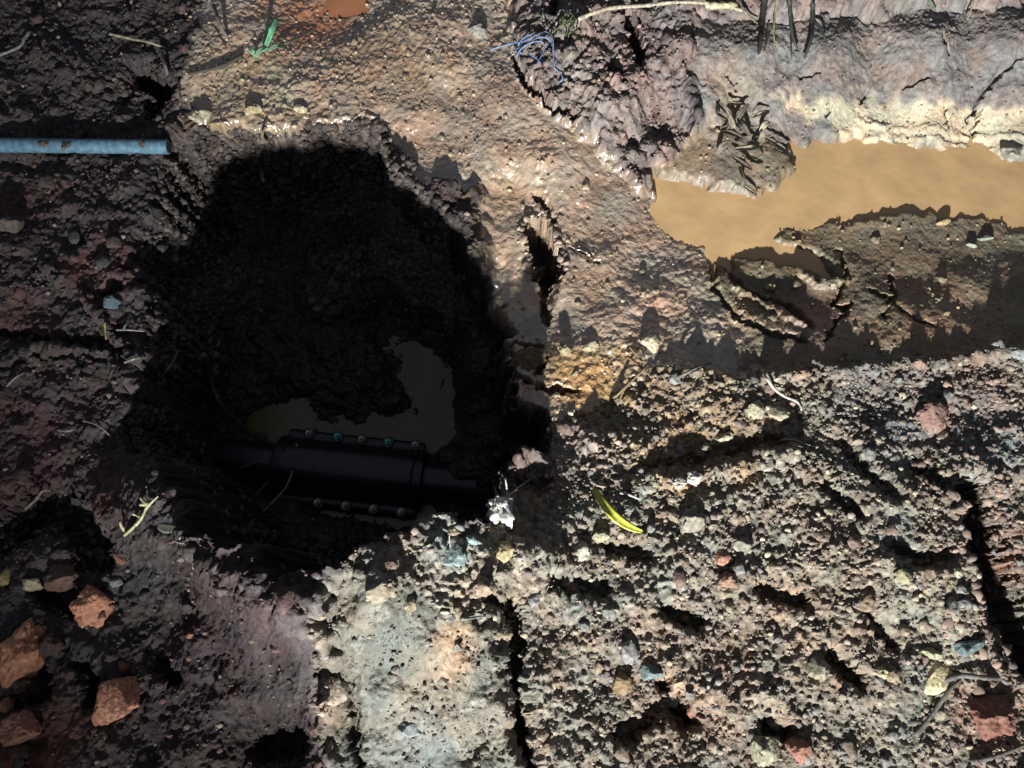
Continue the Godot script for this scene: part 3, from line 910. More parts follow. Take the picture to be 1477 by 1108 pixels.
# ------------------------------------------------------------------ stones
# photo x, y, width in pixels, colour, squash, name, label
var named_stones := [
	[140, 873, 56, Color8(228, 158, 124), 1.0, "clod", "rounded pitted orange clay clod below the pale crumbs at the left rim", "clay clod"],
	[38, 952, 66, Color8(232, 164, 124), 1.6, "clod", "tall broken orange clay clod at the left edge beside a dark hollow", "clay clod"],
	[174, 1008, 62, Color8(222, 156, 126), 1.25, "clod", "angular orange clay clod with a brown shoulder, right of the tall one", "clay clod"],
	[36, 1052, 56, Color8(200, 142, 114), .8, "clod", "flat orange clay clod in the bottom left corner", "clay clod"],
	[6, 1022, 36, Color8(210, 152, 116), 1.4, "clod", "orange clay clod cut off by the left edge of the photo", "clay clod"],
	[52, 843, 40, Color8(206, 188, 158), .5, "stone", "pale cream stone at the left end of the crumb ridge", "stone"],
	[92, 835, 46, Color8(120, 88, 76), .9, "clod", "brown clod on the pale crumb ridge right of the cream stone", "clay clod"],
	[128, 806, 38, Color8(112, 100, 84), .8, "clod", "grey brown clod below the sprouting root at the left", "clay clod"],
	[8, 833, 20, Color8(206, 176, 120), 1.3, "stone", "small yellowish stone at the left edge of the crumb ridge", "stone"],
	[170, 841, 20, Color8(150, 150, 148), .8, "stone", "small pale grey stone above the dark maroon slope", "stone"],
	[175, 805, 22, Color8(150, 96, 76), .8, "clod", "small pinkish clod under the sprouting root", "clay clod"],
	[68, 257, 8, Color8(240, 236, 226), .6, "chip", "tiny bright white chip below the blue pipe", "stone chip"],
	[160, 439, 26, Color8(96, 118, 126), .7, "stone", "blue grey stone at the left rim of the pit", "stone"],
	[939, 495, 28, Color8(216, 202, 170), 1.0, "stone", "round cream stone between the mud slope and the spoil heap", "stone"],
	[817, 506, 26, Color8(176, 160, 124), .8, "stone", "tan pebble half sunk above the small basin in the mud", "stone"],
	[852, 500, 24, Color8(186, 172, 140), .6, "stone", "flat cream pebble right of the one half sunk in mud", "stone"],
	[1000, 690, 26, Color8(214, 208, 192), .8, "stone", "smooth white oval pebble at the end of the heap's dark cleft", "stone"],
	[980, 698, 22, Color8(204, 196, 178), .8, "stone", "white pebble touching the oval one at the dark cleft", "stone"],
	[728, 795, 30, Color8(196, 178, 132), 1.1, "stone", "cream stone with a dark underside on the south rim of the pit", "stone"],
	[767, 800, 12, Color8(232, 230, 226), .8, "chip", "small white chip in the shade right of the cream rim stone", "stone chip"],
	[838, 795, 30, Color8(206, 200, 178), .9, "stone", "white crumbly stone below the yellow leaf", "stone"],
	[866, 775, 28, Color8(172, 166, 132), .6, "stone", "slanted olive grey stone just left of the yellow leaf's lower end", "stone"],
	[868, 702, 22, Color8(182, 166, 142), .6, "stone", "flat tan stone above the yellow leaf", "stone"],
	[882, 711, 16, Color8(186, 170, 146), .5, "chip", "thin tan chip right of the yellow leaf's upper end", "stone chip"],
	[655, 800, 42, Color8(122, 140, 136), .8, "stone", "blue green lump of rock on the south rim of the pit", "stone"],
	[680, 780, 30, Color8(146, 164, 162), .6, "stone", "pale blue stone on top of the blue green lump at the rim", "stone"],
	[690, 846, 40, Color8(150, 128, 106), .8, "stone", "brown stone with a hollow face below the rim stones", "stone"],
	[905, 937, 32, Color8(142, 138, 136), 1.1, "stone", "angular grey stone standing in the lower middle of the heap", "stone"],
	[937, 970, 38, Color8(120, 136, 132), .6, "stone", "flat bluish stone below the angular grey one", "stone"],
	[968, 1005, 32, Color8(124, 124, 124), .9, "stone", "dark grey stone right of the flat bluish one", "stone"],
	[895, 985, 34, Color8(152, 128, 92), .9, "clod", "ochre clod left of the dark hollow in the heap", "clay clod"],
	[1349, 978, 44, Color8(222, 206, 160), 1.2, "stone", "bright cream faceted stone low on the right of the heap", "stone"],
	[1342, 943, 30, Color8(168, 164, 130), .6, "stone", "flat greenish stone just above the bright cream one", "stone"],
	[1397, 934, 48, Color8(112, 128, 130), .5, "stone", "flat blue grey slate on the right slope of the heap", "stone"],
	[1426, 1028, 68, Color8(140, 94, 78), .95, "clod", "large round reddish clod near the bottom right corner", "clay clod"],
	[1383, 826, 18, Color8(186, 186, 148), 1.0, "stone", "small round yellowish pebble beside the dark gully", "stone"],
	[1343, 600, 46, Color8(152, 118, 104), .9, "clod", "oval pinkish clod set in the grey top of the heap", "clay clod"],
	[1465, 510, 34, Color8(150, 152, 150), .6, "stone", "grey stone tipped at the trench edge on the far right", "stone"],
	[1327, 526, 30, Color8(150, 124, 110), .6, "clod", "wedge shaped pinkish clod on the trench edge of the heap", "clay clod"],
	[1155, 542, 30, Color8(152, 128, 108), .5, "clod", "long tan clod on the trench edge above the white root", "clay clod"],
	[1090, 592, 30, Color8(188, 176, 148), .9, "stone", "pale block of clay below the white root on the heap", "stone"],
	[1122, 598, 30, Color8(184, 172, 144), .8, "stone", "pale clay lump right of the pale block on the heap", "stone"],
	[1043, 632, 26, Color8(186, 174, 144), .6, "stone", "pale flat stone on the upper left of the heap", "stone"],
	[1040, 805, 30, Color8(172, 126, 100), .9, "clod", "pinkish tan clod left of the middle of the heap", "clay clod"],
	[1050, 838, 34, Color8(158, 122, 102), .7, "clod", "flat pinkish clod just below the pinkish tan one", "clay clod"],
	[1070, 788, 36, Color8(150, 144, 128), .8, "stone", "grey olive stone above right of the pinkish tan clod", "stone"],
	[1000, 755, 44, Color8(150, 144, 126), .8, "stone", "crumbling grey lump at the upper middle of the heap", "stone"],
	[1303, 830, 30, Color8(158, 152, 116), .8, "stone", "olive stone on the upper right of the heap", "stone"],
	[1250, 868, 30, Color8(140, 118, 94), 1.2, "stone", "brown pointed stone in the right middle of the heap", "stone"],
	[1150, 1080, 40, Color8(160, 112, 92), .8, "clod", "round pinkish clod at the bottom of the heap", "clay clod"],
	[1100, 1080, 50, Color8(168, 164, 138), .9, "stone", "large pale lump left of the pinkish clod at the bottom", "stone"],
	[1010, 1025, 34, Color8(158, 112, 92), .8, "clod", "reddish clod near the dark hole at the lower middle", "clay clod"],
	[1180, 965, 34, Color8(150, 142, 118), .9, "stone", "grey tan stone beside a dark hole in the lower heap", "stone"],
	[1268, 970, 26, Color8(196, 184, 146), .8, "stone", "cream pebble left of the bright faceted stone", "stone"],
	[1287, 975, 26, Color8(160, 144, 116), 1.0, "stone", "tan pebble touching the cream pebble on its right", "stone"],
	[590, 1052, 38, Color8(150, 158, 156), .6, "stone", "pale bluish stone pressed into the grey clay slab", "stone"],
	[545, 850, 50, Color8(150, 138, 116), .8, "clod", "crumbly tan clod at the upper tip of the grey clay slab", "clay clod"],
	[590, 870, 22, Color8(158, 144, 116), 1.2, "clod", "narrow upright crumb at the top edge of the slab", "clay clod"],
	[486, 1000, 42, Color8(186, 170, 148), 1.0, "clod", "pale lump at the broken left edge of the slab", "clay clod"],
	[760, 522, 48, Color8(124, 106, 76), 1.0, "clod", "square wedge of brown mud split from the bank at the pit's east edge", "mud block"],
	[615, 582, 22, Color8(90, 82, 66), .7, "stone", "dark stone standing out of the water in the pit", "stone"],
	[672, 640, 40, Color8(66, 60, 54), .9, "clod", "dark clod at the water's edge beside the main pipe", "clay clod"],
	[560, 583, 26, Color8(70, 66, 60), .6, "clod", "dark lump at the tip of the mud ledge in the pit", "clay clod"],
	[823, 80, 26, Color8(142, 134, 120), .9, "stone", "grey stone beside the tangle of blue thread", "stone"],
	[690, 45, 30, Color8(150, 148, 136), .7, "stone", "pale grey stone at the top edge of the mud slope", "stone"],
	[908, 112, 22, Color8(132, 116, 104), .9, "clod", "brown clod below the dark cleft in the trench bank", "clay clod"],
	[935, 212, 26, Color8(128, 112, 108), .9, "clod", "purplish clod on the bank just above the trench water", "clay clod"],
	[912, 225, 24, Color8(130, 122, 112), .9, "clod", "round grey clod left of the purplish one above the water", "clay clod"],
	[1230, 212, 22, Color8(196, 178, 142), .5, "stone", "cream stone lying at the waterline below the pale band", "stone"],
	[1455, 222, 32, Color8(168, 160, 146), .8, "stone", "grey lump on the pale band at the waterline, far right", "stone"],
	[1195, 275, 28, Color8(120, 112, 88), .4, "clod", "clump of dark debris standing in the trench water", "mud clod"],
	[1360, 322, 20, Color8(190, 164, 120), .5, "stone", "tan pebble breaking the shallow edge of the trench water", "stone"],
	[1420, 345, 26, Color8(176, 182, 160), .3, "chip", "pale greenish flat chip on the trench floor", "stone chip"],
	[1400, 355, 18, Color8(180, 184, 166), .3, "chip", "small pale chip left of the greenish one in the trench", "stone chip"],
	[1110, 415, 20, Color8(164, 150, 112), .7, "stone", "tan pebble inside the curved footprint in the trench", "stone"],
	[1147, 412, 18, Color8(156, 146, 112), .7, "stone", "olive pebble right of the tan one in the footprint", "stone"],
	[285, 172, 24, Color8(196, 186, 158), .7, "stone", "pale pebble at the left end of the gravel above the pit", "stone"],
	[298, 166, 22, Color8(184, 176, 150), .7, "stone", "grey white pebble next to the leftmost one above the pit", "stone"],
	[365, 160, 26, Color8(188, 174, 136), .6, "stone", "tan pebble in the middle of the gravel above the pit", "stone"],
	[432, 158, 22, Color8(204, 190, 154), .6, "stone", "shiny cream pebble at the right end of the gravel", "stone"],
	[20, 330, 40, Color8(104, 92, 80), .6, "clod", "grey brown clod on the dark ground below the blue pipe", "clay clod"],
	[75, 930, 40, Color8(86, 64, 60), .8, "clod", "dark brown clod on the maroon slope at the left", "clay clod"],
	[180, 960, 20, Color8(150, 92, 66), .8, "clod", "little rusty clod above the angular orange one", "clay clod"],
	[405, 866, 18, Color8(170, 146, 96), .7, "stone", "small yellowish crumb pair on the shaded slope", "stone"],
	[275, 917, 14, Color8(176, 124, 84), .6, "chip", "tiny orange chip in the middle of the maroon slope", "stone chip"],
]


func build_named_stones() -> void:
	var k := 0
	for s in named_stones:
		k += 1
		var p := on_ground(s[0], s[1])
		var r: float = s[2] * .5 * px_size(p)
		var m: ArrayMesh = lump(4 if s[2] > 44 else 3 if s[2] > 20 else 2, k, Vector3(1.0, .8, float(s[4])), .30, 7)
		var o := put(s[5], m, stone_material(s[3], .85, .12), self, p + Vector3(0, r * (.3 if s[0] < 300 else .1), 0))
		o.scale = Vector3.ONE * r
		o.rotation.y = .35 * sin(k * 2.1)
		tag(o, s[6], s[7], "")


func px_size(p: Vector3) -> float:
	return (p - cam_at).dot(cam_f) * tan(deg_to_rad(HALF)) / 554.0


# things a viewer can find, to say where a small stone lies
var landmarks := [
	[890, 740, "the yellow leaf"], [725, 730, "the whitish root clump"], [1349, 978, "the bright cream stone"], [1426, 1028, "the big reddish clod"], [905, 937, "the angular grey stone"], [1343, 600, "the oval pinkish clod"],
	[1000, 690, "the white oval pebble"], [939, 495, "the round cream stone"], [1125, 560, "the white crooked root"], [1397, 934, "the blue grey slate"], [655, 800, "the blue green rim stone"], [1000, 755, "the crumbling grey lump"],
	[1040, 805, "the pinkish tan clod"], [1155, 532, "the long tan clod"], [1465, 505, "the tipped grey stone"], [1150, 1080, "the round pinkish bottom clod"], [1250, 868, "the brown pointed stone"], [838, 795, "the white crumbly stone"],
	[1383, 826, "the yellowish pebble by the gully"], [590, 1052, "the bluish stone in the slab"], [740, 980, "the long crack beside the slab"], [1090, 592, "the pale clay block"], [1180, 965, "the grey tan stone"], [915, 550, "the crossed brown twigs"],
	[140, 873, "the pitted orange clod"], [38, 952, "the tall orange clod"], [174, 1008, "the angular orange clod"], [120, 210, "the blue pipe"], [240, 212, "the blue pipe's end"], [204, 745, "the pale yellow sprout"], [52, 843, "the pale cream stone"],
	[160, 439, "the blue grey rim stone"], [40, 60, "the corner twig"], [200, 58, "the straight pale twig"], [220, 130, "the dark hole top left"], [60, 750, "the dark hollow at left"], [68, 257, "the bright white chip"], [275, 917, "the tiny orange chip"],
	[390, 55, "the green sprout"], [780, 75, "the blue thread tangle"], [785, 360, "the small black hole"], [760, 522, "the square mud wedge"], [285, 172, "the leftmost gravel pebble"], [432, 158, "the shiny cream pebble"], [600, 120, "the glossy upper mud"], [845, 250, "the sparkling wet mud"],
	[817, 506, "the half sunk tan pebble"], [690, 45, "the pale grey top stone"], [480, 15, "the red puddle"], [920, 60, "the cleft in the bank"], [935, 212, "the purplish clod"], [823, 80, "the grey stone by the thread"], [1040, 8, "the thick stick piece"], [1110, 410, "the curved footprint"],
	[1240, 270, "the trench water"], [1420, 345, "the greenish chip"], [1275, 440, "the cracked mud"], [520, 640, "the repair clamp"], [430, 500, "the mud ledge in the pit"], [580, 520, "the pit's brown water"], [320, 570, "the long hanging root"], [672, 640, "the dark waterside clod"]]
var said := {}


func where_it_lies(p: Vector3, look: String) -> String:
	var c := (p - cam_at)
	var deep := c.dot(cam_f) * tan(deg_to_rad(HALF)) / 554.0
	var uv := Vector2(738.5 + c.x / deep, 554.0 - c.dot(cam_u) / deep)
	var near := landmarks.duplicate()
	near.sort_custom(func(a, b): return uv.distance_squared_to(Vector2(a[0], a[1])) < uv.distance_squared_to(Vector2(b[0], b[1])))
	for k in 5:
		var d := uv - Vector2(near[k][0], near[k][1])
		var way: String = ["right of", "below right of", "below", "below left of", "left of", "above left of", "above", "above right of"][int(round(d.angle() / (PI / 4.0)) + 8) % 8]
		var gap: String = "close " if d.length() < 55.0 else "a little way " if d.length() < 110.0 else "well "
		var label: String = "%s %s%s %s" % [look, gap, way, near[k][2]]
		if not said.has(label):
			said[label] = true
			return label
	return "%s between %s and %s" % [look, near[0][2], near[1][2]]


func build_loose_stones() -> void:
	# middling clods and pebbles, each one a thing
	var shapes := []
	for k in 10: shapes.append(lump(2, 500 + k, Vector3(1.0, .75, .85 + .04 * k), .4, 6))
	var kinds := [
		[HEAP, 170, 5.5, 12.0, [[Color8(150, 132, 110), "tan"], [Color8(160, 148, 124), "pale"], [Color8(130, 108, 94), "reddish"], [Color8(138, 136, 130), "grey"], [Color8(128, 112, 98), "brown"]], "clod", "clay clod", "clods strewn over the spoil heap"],
		[GROUND, 70, 6.0, 14.0, [[Color8(80, 68, 64), "dark brown"], [Color8(96, 70, 64), "dark maroon"], [Color8(76, 71, 68), "dark grey"]], "clod", "clay clod", "clods on the dark ground"],
		[MUD, 44, 4.0, 8.0, [[Color8(172, 154, 120), "wet tan"], [Color8(156, 138, 110), "wet brown"], [Color8(186, 172, 138), "wet cream"]], "pebble", "pebble", "pebbles in the mud slope"],
		[BANK, 36, 6.0, 13.0, [[Color8(124, 110, 104), "purplish"], [Color8(134, 123, 114), "grey"], [Color8(112, 96, 90), "dark purplish"]], "clod", "clay clod", "clods on the trench bank"],
		[TRENCH_FLOOR, 22, 4.0, 7.0, [[Color8(168, 150, 112), "muddy tan"], [Color8(150, 140, 116), "muddy olive"]], "pebble", "pebble", "pebbles on the trench floor"],
		[SLAB, 16, 4.0, 8.0, [[Color8(136, 132, 120), "grey"], [Color8(134, 127, 112), "pale"]], "pebble", "pebble", "pebbles in the clay slab"],
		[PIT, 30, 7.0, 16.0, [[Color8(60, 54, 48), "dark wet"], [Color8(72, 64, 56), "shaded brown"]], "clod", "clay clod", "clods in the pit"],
	]
	for d in kinds:
		var made := 0
		var tries := 0
		while made < d[1] and tries < 20000:
			tries += 1
			var p := on_ground(rng.randf_range(5, 1472), rng.randf_range(5, 1103))
			if zone_at(p.x, p.z) != d[0]: continue
			if d[0] == TRENCH_FLOOR and p.y < WATER_Y + .004: continue
			if d[0] == PIT and p.y < PIT_WATER_Y + .01: continue
			var part := pow(rng.randf(), 2.2)
			var r: float = lerpf(d[2], d[3], part) * .001 * 1.3
			var c: Array = d[4][rng.randi() % d[4].size()]
			var o := put(d[5], shapes[rng.randi() % 10], stone_material(c[0], .55 if d[0] == MUD else .85, .12), self, p + Vector3(0, r * .15, 0))
			o.basis = Basis.from_euler(Vector3(rng.randf_range(-.5, .5), rng.randf() * TAU, rng.randf_range(-.5, .5))).scaled(Vector3.ONE * r)
			var size: String = "larger" if part > .45 else "small" if part > .1 else "tiny"
			tag(o, where_it_lies(p, "%s %s %s" % [size, c[1], d[5]]), d[6], d[7])
			made += 1


func build_crumbs() -> void:
	# grit and crumbs past counting, one mass per piece of ground
	var shapes := []
	for k in 3: shapes.append(lump(1, 900 + k, Vector3(1.0, .8, .9), .5, 4))
	var hole := ray_at(784, 362, -.05)
	var jobs := [
		[HEAP, 24000, 1.8, 7.0, "soil_crumbs", [Color8(120, 109, 98), Color8(108, 98, 90), Color8(130, 119, 102), Color8(116, 100, 90), Color8(116, 112, 105), Color8(146, 136, 114), Color8(100, 90, 83), Color8(112, 101, 93)], .9],
		[GROUND, 12000, 1.6, 6.0, "soil_crumbs", [Color8(74, 62, 58), Color8(62, 52, 50), Color8(88, 64, 58), Color8(84, 78, 72), Color8(120, 108, 96)], .9],
		[MUD, 2600, 1.9, 4.5, "grit", [Color8(150, 132, 112), Color8(136, 118, 100), Color8(158, 144, 122), Color8(126, 108, 92)], .45],
		[BANK, 6000, 1.6, 6.0, "soil_crumbs", [Color8(120, 104, 96), Color8(132, 120, 110), Color8(104, 88, 82)], .9],
		[TRENCH_WALL, 1500, 1.2, 3.5, "grit", [Color8(130, 118, 110), Color8(116, 106, 100)], .9],
		[TRENCH_FLOOR, 900, 1.8, 4.0, "grit", [Color8(140, 122, 92), Color8(120, 106, 84)], .6],
		[SLAB, 2600, 1.2, 4.0, "grit", [Color8(104, 101, 90), Color8(92, 89, 80), Color8(112, 105, 92)], .85],
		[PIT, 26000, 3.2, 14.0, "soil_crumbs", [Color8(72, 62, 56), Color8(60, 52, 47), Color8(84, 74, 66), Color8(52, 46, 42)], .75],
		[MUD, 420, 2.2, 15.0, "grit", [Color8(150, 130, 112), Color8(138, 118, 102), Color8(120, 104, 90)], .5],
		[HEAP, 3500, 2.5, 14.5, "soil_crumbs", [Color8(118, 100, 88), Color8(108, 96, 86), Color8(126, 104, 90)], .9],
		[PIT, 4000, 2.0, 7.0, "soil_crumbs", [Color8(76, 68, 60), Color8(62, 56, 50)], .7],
	]
	for d in jobs:
		var places := []
		var colours := []
		var made := 0
		var tries := 0
		while made < d[1] and tries < d[1] * 40:
			tries += 1
			var x := rng.randf_range(X0, X1)
			var z := rng.randf_range(Z0, Z1)
			if d[3] == 14.0:
				x = lerpf(-1.05, -.14, rng.randf())
				z = lerpf(-.72, .35, rng.randf())
				var yy := ground_y(x, z)
				if yy < -.3 or yy > -.015 or absf(ground_y(x, z + .008) - ground_y(x, z - .008)) + absf(ground_y(x + .008, z) - ground_y(x - .008, z)) < .016: continue
			elif d[3] == 15.0:
				x = hole.x + rng.randf_range(-.06, .06)
				z = hole.z + rng.randf_range(-.09, .05)
				if ground_y(x, z) < hole.y - .11 or absf(ground_y(x, z + .008) - ground_y(x, z - .008)) + absf(ground_y(x + .008, z) - ground_y(x - .008, z)) < .02: continue
			elif d[3] == 14.5:
				x = lerpf(.75, 1.2, rng.randf())
				z = lerpf(.0, .72, rng.randf())
				if absf(ground_y(x, z + .008) - ground_y(x, z - .008)) + absf(ground_y(x + .008, z) - ground_y(x - .008, z)) < .016: continue
			elif zone_at(x, z) != d[0]: continue
			made += 1
			# they lie in drifts, not evenly
			if d[3] < 13.0 and n_patch.get_noise_2d(x * 1.7 + 3.0, z * 1.7) + .5 * n_red.get_noise_2d(x, z) < rng.randf_range(-.75, .35): continue
			if d[0] == MUD and d[3] < 13.0 and z > -.55 and rng.randf() < .75: continue
			var y := ground_y(x, z)
			if d[0] == TRENCH_FLOOR and y < WATER_Y + .002: continue
			var r: float = d[2] * pow(maxf(rng.randf(), .004), -.42)
			r = minf(r, minf(d[3], 11.0)) * .001
			var b := Basis.from_euler(Vector3(rng.randf() * TAU, rng.randf() * TAU, 0)).scaled(Vector3(r, r * rng.randf_range(.6, 1.0), r * rng.randf_range(.7, 1.1)))
			places.append(Transform3D(b, Vector3(x, y + r * .35, z)))
			var c: Color = d[5][rng.randi() % d[5].size()]
			colours.append((c * rng.randf_range(.72, 1.08)).srgb_to_linear())
		var m := StandardMaterial3D.new()
		m.vertex_color_use_as_albedo = true
		m.roughness = d[6]
		for k in 3:
			var mm := MultiMesh.new()
			mm.transform_format = MultiMesh.TRANSFORM_3D
			mm.use_colors = true
			mm.mesh = shapes[k]
			var mine := range(k, places.size(), 3)
			mm.instance_count = mine.size()
			for i in mine.size():
				mm.set_instance_transform(i, places[mine[i]])
				mm.set_instance_color(i, colours[mine[i]])
			var o := MultiMeshInstance3D.new()
			o.name = named(d[4])
			o.multimesh = mm
			o.material_override = m
			add_child(o)
			tag(o, "", "", "", "stuff")


# ------------------------------------------------------------------ roots, twigs, leaves
func strand(called: String, label: String, category: String, px: Array, r0: float, r1: float, c: Color, group := "", parent: Node3D = null, rough := .7) -> Node3D:
	# px: photo x, y and the height above the ground in mm
	var pts := PackedVector3Array()
	for k in range(0, px.size(), 3):
		var g := on_ground(px[k], px[k + 1])
		pts.append(ray_at(px[k], px[k + 1], g.y + px[k + 2] * .001 + r0 * .5))
	var at := pts[0]
	if parent: at = parent.position
	for k in pts.size(): pts[k] -= at
	var m := tube(pts, r0, r1, 7, .5)
	if parent: return put(called, m, stone_material(c, rough, .05), parent)
	var o := put(called, m, stone_material(c, rough, .05), self, at)
	return tag(o, label, category, group)


func blade(px: Array, width: float, bend: float, up_mm := 4.0) -> Array:
	# a leaf with a fold along its middle, thick enough to have two sides
	var pts := []
	for k in range(0, px.size(), 3):
		var g := on_ground(px[k], px[k + 1])
		pts.append(ray_at(px[k], px[k + 1], g.y + (px[k + 2] + up_mm) * .001))
	var at: Vector3 = pts[0]
	var c := Curve3D.new()
	for k in pts.size():
		var t := Vector3.ZERO
		if k > 0 and k < pts.size() - 1: t = (pts[k + 1] - pts[k - 1]) / 6.0
		c.add_point(pts[k] - at, -t, t)
	var l := c.get_baked_length()
	var st := SurfaceTool.new()
	st.begin(Mesh.PRIMITIVE_TRIANGLES)
	st.set_smooth_group(0)
	var rows := []
	var n := 22
	for k in n + 1:
		var f := float(k) / n
		var p := c.sample_baked(f * l, true)
		var d := (c.sample_baked(minf(f + .03, 1.0) * l, true) - c.sample_baked(maxf(f - .03, 0) * l, true)).normalized()
		var s := d.cross(Vector3.UP).normalized()
		var w := width * pow(sin(PI * clampf(.06 + f * .9, 0, 1)), .6)
		var row := []
		for e in [[-1.0, bend], [-.5, bend * .35], [0.0, 0.0], [.5, bend * .35], [1.0, bend], [.5, bend * .35 - .14], [0.0, -.16], [-.5, bend * .35 - .14]]:
			row.append(p + s * w * e[0] + Vector3.UP * w * e[1])
		rows.append(row)
	for k in n:
		for e in 8:
			var t := (e + 1) % 8
			for v in [rows[k][e], rows[k][t], rows[k + 1][e], rows[k][t], rows[k + 1][t], rows[k + 1][e]]: st.add_vertex(v)
	st.index()
	st.generate_normals()
	return [st.commit(), at]


func leaf(called: String, label: String, category: String, px: Array, width: float, bend: float, c: Color, group := "", up_mm := 4.0, rough := .45) -> Node3D:
	var b := blade(px, width, bend, up_mm)
	var m := mat(c, rough)
	m.backlight_enabled = true
	m.backlight = c * .35
	m.uv1_triplanar = true
	m.uv1_world_triplanar = true
	m.uv1_scale = Vector3.ONE * 6.0
	m.albedo_texture = noise_tex("leaf", 0.03, 4, .55, 1.0)
	var o := put(called, b[0], m, self, b[1])
	return tag(o, label, category, group)


func build_plants() -> void:
	# the yellow leaf on the heap
	leaf("leaf", "narrow bright yellow curled leaf lying on the spoil heap", "leaf", [856, 705, 4, 872, 728, 8, 890, 748, 12, 908, 760, 10, 926, 767, 6], .0095, .4, Color8(206, 210, 78), "", 12.0)
	# the pale root clump with three shoots
	var p := on_ground(724, 734)
	var clump := base("root_clump", p)
	tag(clump, "whitish root clump with thin shoots standing on the pit's south rim", "root clump")
	var body := put("clump", lump(3, 801, Vector3(.019, .024, .026), .8, 5), stone_material(Color8(216, 212, 204), .85, .12), clump, Vector3(0, .018, 0))
	body.rotation.y = .3
	for s in [[718, 716, 44, 712, 700, 60, 708, 689, 66], [731, 716, 40, 731, 705, 55, 729, 692, 60], [731, 718, 38, 742, 708, 44, 752, 700, 40, 764, 692, 30], [711, 735, 30, 708, 725, 36, 708, 719, 40]]:
		strand("shoot", "", "", s, .0022, .0012, Color8(176, 170, 158), "", clump)
	var flake := put("leaf_flake", lump(2, 802, Vector3(.012, .002, .005), .4, 2), stone_material(Color8(214, 186, 96)), clump, ray_at(711, 754, p.y + .012) - p)
	flake.rotation.y = .3
	# the pale branching sprout at the left rim
	p = on_ground(186, 765)
	var sprout := base("root_sprout", p)
	tag(sprout, "pale yellow branching root sprout on the left rim of the pit", "root")
	for s in [[180, 772, 8, 195, 758, 22, 204, 748, 30, 212, 732, 36, 228, 716, 40], [213, 728, 36, 206, 722, 38, 202, 718, 40], [212, 731, 34, 206, 728, 38, 201, 729, 40], [204, 746, 30, 196, 743, 34, 191, 742, 36], [180, 766, 10, 175, 759, 20, 173, 752, 26]]:
		strand("branch", "", "", s, .0034, .0018, Color8(214, 212, 158), "", sprout)
	leaf("dead_leaf", "small grey withered leaf right of the pale sprout", "leaf", [228, 758, 6, 240, 762, 12, 254, 762, 8], .009, .10, Color8(130, 128, 116))
	# wide sticks and twigs along the top
	strand("stick", "long pale stick lying along the top edge of the bank", "stick", [834, 28, 14, 860, 17, 20, 885, 11, 22, 930, 8, 22, 980, 3, 20, 1030, 6, 14, 1075, 16, 6], .0046, .0036, Color8(196, 184, 158))
	strand("stick", "short thick pale stick piece above the trench's left end", "stick", [1018, 8, 12, 1040, 8, 16, 1062, 7, 12], .0075, .0070, Color8(212, 200, 160))
	strand("twig", "pale kinked twig in the top left corner", "twig", [-10, 82, 8, 12, 75, 14, 30, 66, 18, 36, 54, 22, 44, 46, 20], .0036, .0026, Color8(150, 144, 136))
	strand("twig", "pale straight twig pointing right above the blue pipe", "twig", [158, 49, 8, 190, 56, 12, 215, 61, 12, 240, 70, 6], .0036, .0022, Color8(164, 154, 130))
	strand("twig", "upright grey stem beside the green sprout", "twig", [308, 8, 10, 315, 28, 24, 322, 45, 16, 328, 55, 4], .0050, .0038, Color8(130, 122, 114))
	strand("twig", "thin pale straw left of the green sprout", "twig", [290, 42, 6, 308, 60, 14, 325, 74, 6], .0022, .0015, Color8(160, 148, 120))
	strand("root", "thick dark root running left from the gravel above the pit", "root", [350, 80, 6, 320, 95, 8, 290, 103, 6, 272, 106, 2], .0048, .0034, Color8(70, 60, 52))
	strand("root", "short brown root leading right from the green sprout", "root", [398, 66, 6, 420, 60, 10, 440, 50, 6, 456, 40, 2], .0028, .0018, Color8(96, 86, 66))
	strand("root", "grey root hanging beside the dark hole top left", "root", [232, 75, 10, 238, 95, 14, 242, 108, 8], .0050, .0036, Color8(110, 104, 98))
	# green sprout
	var green := leaf("grass_sprout", "upright green grass sprout at the upper left of the mud slope", "grass", [380, 75, 4, 386, 60, 22, 392, 44, 40, 398, 28, 50], .0085, .3, Color8(120, 190, 140))
	for s in [[366, 84, 4, 376, 72, 14, 388, 66, 10], [384, 74, 4, 400, 66, 16, 412, 68, 4], [372, 82, 4, 364, 74, 10, 360, 66, 6]]:
		var small := blade(s, .0060, .3)
		put("blade", small[0], mat(Color8(116, 150, 118), .5), green, (small[1] as Vector3) - green.position)
	# blue thread tangle
	var th := base("thread_tangle", on_ground(785, 80))
	tag(th, "tangle of thin pale blue plastic thread beside the green moss", "thread")
	for s in [[706, 73, 6, 725, 66, 12, 742, 62, 10, 760, 58, 12, 775, 50, 18, 788, 46, 20, 797, 56, 20, 798, 76, 14, 800, 95, 8], [742, 72, 8, 755, 66, 16, 772, 56, 20, 786, 54, 18, 796, 62, 12], [745, 82, 8, 752, 70, 16, 765, 62, 20, 780, 60, 18, 785, 70, 12, 775, 92, 6], [762, 78, 8, 774, 84, 14, 780, 92, 8], [775, 48, 14, 760, 52, 16, 748, 64, 12, 752, 78, 6], [798, 96, 6, 806, 104, 6, 812, 112, 4, 806, 120, 4]]:
		strand("thread", "", "", s, .0016, .0013, Color8(128, 160, 206), "", th, .4)
	# moss tufts
	var moss := base("moss_tuft", on_ground(805, 40))
	tag(moss, "tuft of dark green moss between the blue thread and the long stick", "moss")
